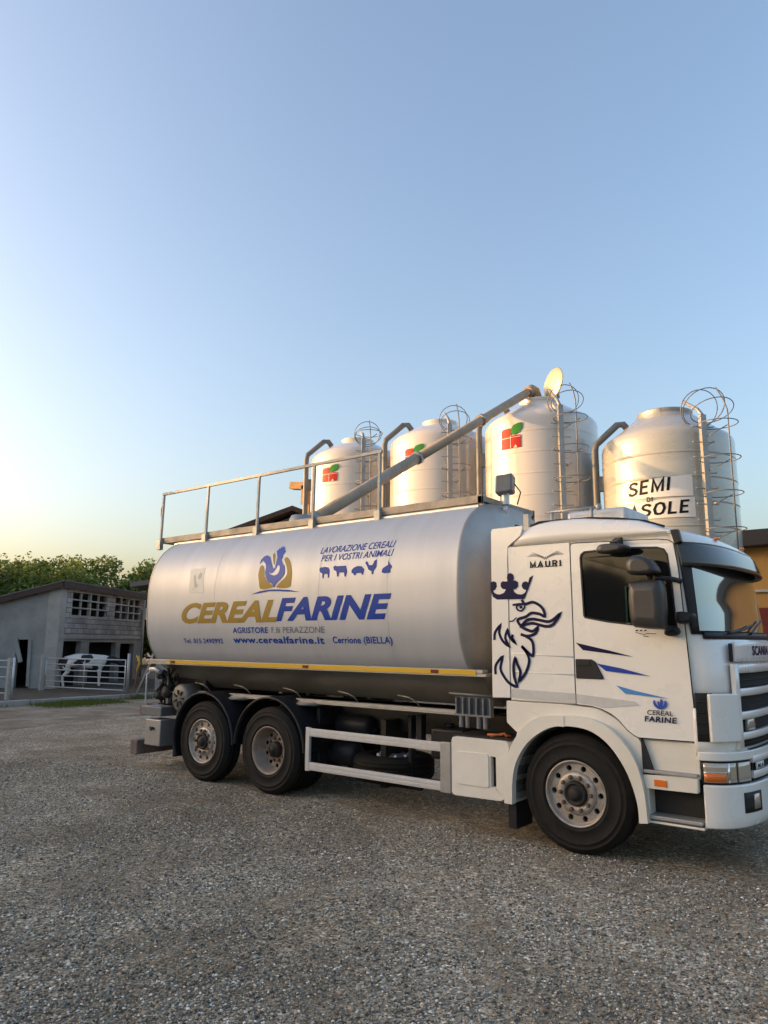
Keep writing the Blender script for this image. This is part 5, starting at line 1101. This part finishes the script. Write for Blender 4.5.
# small plate with dark marks between the grille bars
# headlight + bumper
bxf = lambda z: 1.53 if z > .75 else 1.545
bp_ = patch(frange(.41, .765, 6), lambda z: ph_of_x(1.165, z, 1.54, .95), lambda z: -ph_of_x(1.165, z, 1.54, .95), .0, 80, .12, lambda z: 1.54-(.03 if z < .43 else 0), .95).build('bumper', white, T, bevel=.012)
patch(frange(.962, 1.035, 2), lambda z: ph_of_x(1.135, z, 1.52, .95), lambda z: -ph_of_x(1.135, z, 1.52, .95), .0, 80, .1, lambda z: 1.52, .95).build('headlight_brow', white, T, bevel=.008)
H = lambda x: (lambda z: ph_of_x(x, z, 1.52, .95)); hx = lambda z: 1.52
for sgn in (1, -1):
    q = (lambda f: f) if sgn == 1 else (lambda f: (lambda z: -f(z)))
    hl = patch(frange(.768, .96, 4), q(H(1.15)), q(lambda z: ph_of_y(.42)), -.02, 24, .05, hx, .95).build('headlight', chass, T)
    patch(frange(.785, .945, 4), q(H(1.175)), q(H(1.40)), -.004, 20, .01, hx, .95).build('headlight_lens', lens, hl)
    patch(frange(.79, .865, 2), q(H(1.18)), q(H(1.335)), .0005, 8, .004, hx, .95).build('indicator', orange, hl)
    patch(frange(.785, .945, 4), q(H(1.41)), q(lambda z: ph_of_y(.40)), -.004, 14, .01, hx, .95).build('headlight_lens', lens, hl)
    patch(frange(.785, .945, 1), q(H(1.345)), q(H(1.36)), .001, 4, .004, hx, .95).build('lens_rib', chrome, hl)
    patch(frange(.865, .872, 1), q(H(1.175)), q(H(1.345)), .001, 8, .004, hx, .95).build('lens_rib', chrome, hl)
    fg = patch(frange(.535, .70, 3), q(lambda z: ph_of_y(.24)), q(lambda z: ph_of_y(.50)), .008, 10, .02, lambda z: 1.54, .95).build('fog_lamp', chass, T)
    patch(frange(.56, .68, 2), q(lambda z: ph_of_y(.36)), q(lambda z: ph_of_y(.46)), .012, 6, .01, lambda z: 1.54, .95).build('fog_lamp_lens', lens, fg)
lg = patch(frange(.768, 1.04, 3), cy(.46), cy(2.04), -.02, 50, .1, hx, .95).build('lower_grille', dark, T)
for (z0, z1) in ((.80, .86), (.93, .985)): patch([z0, z1], cy(.44), cy(2.06), .004, 50, .03, hx, .95).build('lower_grille_bar', white, lg)
pm = patch([.87, .925], cy(.50), cy(.68), .008, 6, .01, hx, .95).build('badge', signw, lg)
vs, fs = text2d('M.A', .02); Wd = max(v[0] for v in vs); b = M(); b.v = [front_pt(.88+y*.035, ph_of_y(.52+x/Wd*.14), .012, 1.52, .95) for x, y in vs]; b.f = fs; b.sm = [False]*len(fs); b.build('lettering', navy, pm, fix=False)
b = M(); b.v = []; 
patch([.585, .655], cy(.98), cy(1.52), .006, 20, .006, lambda z: 1.54, .95).build('number_plate', signw, T)
# visor ---------------------------------------------------------------------
def vpatch(z0, z1, x0f, x1f, y0, y1, n=6, K=60, th=.012, ins=-.03):
    b_ = M(); n1 = K+1; lay = []
    for side in (0, 1):
        for i in range(n+1):
            t_ = i/n; z = z0+(z1-z0)*t_; xf = x0f+(x1f-x0f)*(t_**.85)
            for k in range(n1):
                ph = ph_of_y(y0)+(ph_of_y(y1)-ph_of_y(y0))*k/K; b_.v.append(front_pt(z, ph, .0, xf-(th*side), .90, 2.6, ins)-Vector((0, 0, th*side)))
    o_ = (n+1)*n1
    for i in range(n):
        for k in range(K):
            q = i*n1+k; b_.f.append((q, q+1, q+n1+1, q+n1)); b_.sm.append(True); b_.f.append((o_+q, o_+q+n1, o_+q+n1+1, o_+q+1)); b_.sm.append(True)
    for k in range(K):
        b_.f += [(k, k+1, o_+k+1, o_+k), (n*n1+k, n*n1+k+1, o_+n*n1+k+1, o_+n*n1+k)]; b_.sm += [False]*2
    for i in range(n):
        b_.f += [(i*n1, (i+1)*n1, o_+(i+1)*n1, o_+i*n1), (i*n1+K, (i+1)*n1+K, o_+(i+1)*n1+K, o_+i*n1+K)]; b_.sm += [False]*2
    return b_
vs_ = vpatch(2.985, 2.875, 1.19, 1.34, .03, 2.47).build('sun_visor', white, T)
vpatch(2.873, 2.665, 1.34, 1.43, .04, 2.46).build('visor_blade', smoke, vs_)
b = M(); b.prism([(1.03, 2.985), (1.10, 2.985), (1.12, 2.87), (1.06, 2.85)], -.01, .05); b.build('visor_bracket', black, vs_, bevel=.005)
for y in (.75, 1.75): M().box(1.22, 1.26, y-.04, y+.04, 2.955, 2.985).build('visor_lamp', orange, vs_, bevel=.01)
# mirrors ---------------------------------------------------------------------
def shell(name, outline_pts, y0, y1, m, par, taper=.86, sub=True):
    """rounded housing: (x,z) outline swept from y0 (outer face) to y1 with a bulge"""
    cx = sum(p_[0] for p_ in outline_pts)/len(outline_pts); cz = sum(p_[1] for p_ in outline_pts)/len(outline_pts); pts = crom(outline_pts, 5); n = len(pts); b_ = M()
    for t_, s_ in ((0, .55), (.06, .80), (.2, .94), (.5, 1), (.85, .98), (1, .92)): b_.v += [Vector((cx+(x-cx)*s_, y0+(y1-y0)*t_, cz+(z-cz)*s_)) for x, z in pts]
    for i in range(5):
        for j in range(n): b_.f.append((i*n+j, i*n+(j+1) % n, (i+1)*n+(j+1) % n, (i+1)*n+j)); b_.sm.append(True)
    b_.f += [tuple(range(n)), tuple(5*n+j for j in range(n))]; b_.sm += [False, False]; return b_.build(name, m, par)
mirm = mat('mirror housing', (.022, .019, .019), .38, 0, (.045, .042, .042), 3, .5)
m1 = shell('mirror', [(.735, 2.12), (.715, 2.30), (.725, 2.47), (.76, 2.505), (.95, 2.51), (1.015, 2.48), (1.03, 2.30), (1.015, 2.10), (.98, 2.075), (.80, 2.09)], -.36, -.17, mirm, T)
M().box(.700, .716, -.33, -.19, 2.13, 2.46).build('mirror_glass', mirg, m1)
m2 = shell('mirror', [(.71, 2.60), (.72, 2.70), (.80, 2.74), (.92, 2.70), (.985, 2.61), (.98, 2.57), (.90, 2.56), (.75, 2.565)], -.35, -.18, mirm, T)
b = M(); b.pipe([(.93, -.22, 2.535), (1.06, -.10, 2.52), (1.09, .0, 2.51)], .024, 10); b.pipe([(.93, -.22, 2.12), (1.0, -.12, 2.09), (1.02, -.02, 2.07)], .024, 10); b.pipe([(.9, -.24, 2.08), (.9, -.24, 2.6)], .02, 8); b.build('mirror_arm', black, T)
shell('mirror_mount', [(.94, 2.04), (.96, 2.10), (1.03, 2.115), (1.07, 2.07), (1.05, 2.03), (.98, 2.02)], -.09, .0, black, T)
shell('mirror', [(1.06, 2.14), (1.06, 2.23), (1.15, 2.23), (1.21, 2.21), (1.20, 2.15), (1.14, 2.13)], -.12, -.0, black, T)
m3 = shell('kerb_mirror', [(.40, 2.80), (.42, 2.86), (.50, 2.875), (.66, 2.86), (.70, 2.83), (.66, 2.80), (.5, 2.785)], -.26, -.08, mirm, T)
M().bar((.55, -.15, 2.86), (.55, .0, 2.92), .07, .07).build('mirror_bracket', black, m3)
# roof equipment -------------------------------------------------------------------
b = M(); b.pipe([(-.42, .45, 3.36), (.15, .45, 3.36)], .016, 8); b.pipe([(-.35, .45, 3.36), (-.35, .45, 3.2)], .02, 8); b.pipe([(.1, .45, 3.36), (.1, .45, 3.2)], .02, 8)
b.lathe([(0, 0), (.035, .01), (.035, .05), (0, .06)], (.15, .45, 3.36), 'x', 12); b.build('roof_bar', galv, T)
M().pipe([(-.44, .10, 3.17), (-.35, .14, 3.205), (.2, .14, 3.195), (.5, .14, 3.16), (.75, .16, 3.115), (.92, .2, 3.05)], .014, 6).build('roof_rail', black, T)
b = M(); b.box(-.25, .42, .60, 1.3, 3.20, 3.37); b.build('air_conditioner', galv2, T, bevel=.04)
# work light on a bracket behind the cab, and the deflector bracket
b = M(); b.lathe([(.05, 0), (.05, .14)], (-1.22, 1.0, 3.62), 'z', 14); b.pipe([(-1.22, 1.0, 3.62), (-1.25, 1.0, 3.5)], .03, 8)
wl_ = b.build('work_light', alu, T)
b = M(); b.obox((-1.22, 1.0, 3.87), (.10, .03, .01), (-.04, .12, 0), (0, .01, .115)); b.build('lamp_housing', pipe_g, wl_, bevel=.02)
M().pipe([(-1.08, .98, 3.86), (-1.0, .98, 3.75), (-1.05, .98, 3.6)], .008, 6).build('cable', black, wl_)
M().box(-.62, -.56, .3, .38, 3.12, 3.34).build('roof_bracket', galv, T)
b = M(); b.pipe([(-1.0, .75, 1.1), (-1.0, .75, 3.0), (-.9, .75, 3.3)], .06, 12); b.build('air_intake', chass, T)
# cab rear wall fill and exhaust side
M().box(-1.0, -.70, .9, 1.6, 1.15, 2.7).build('intake_stack', chass, T, bevel=.04)
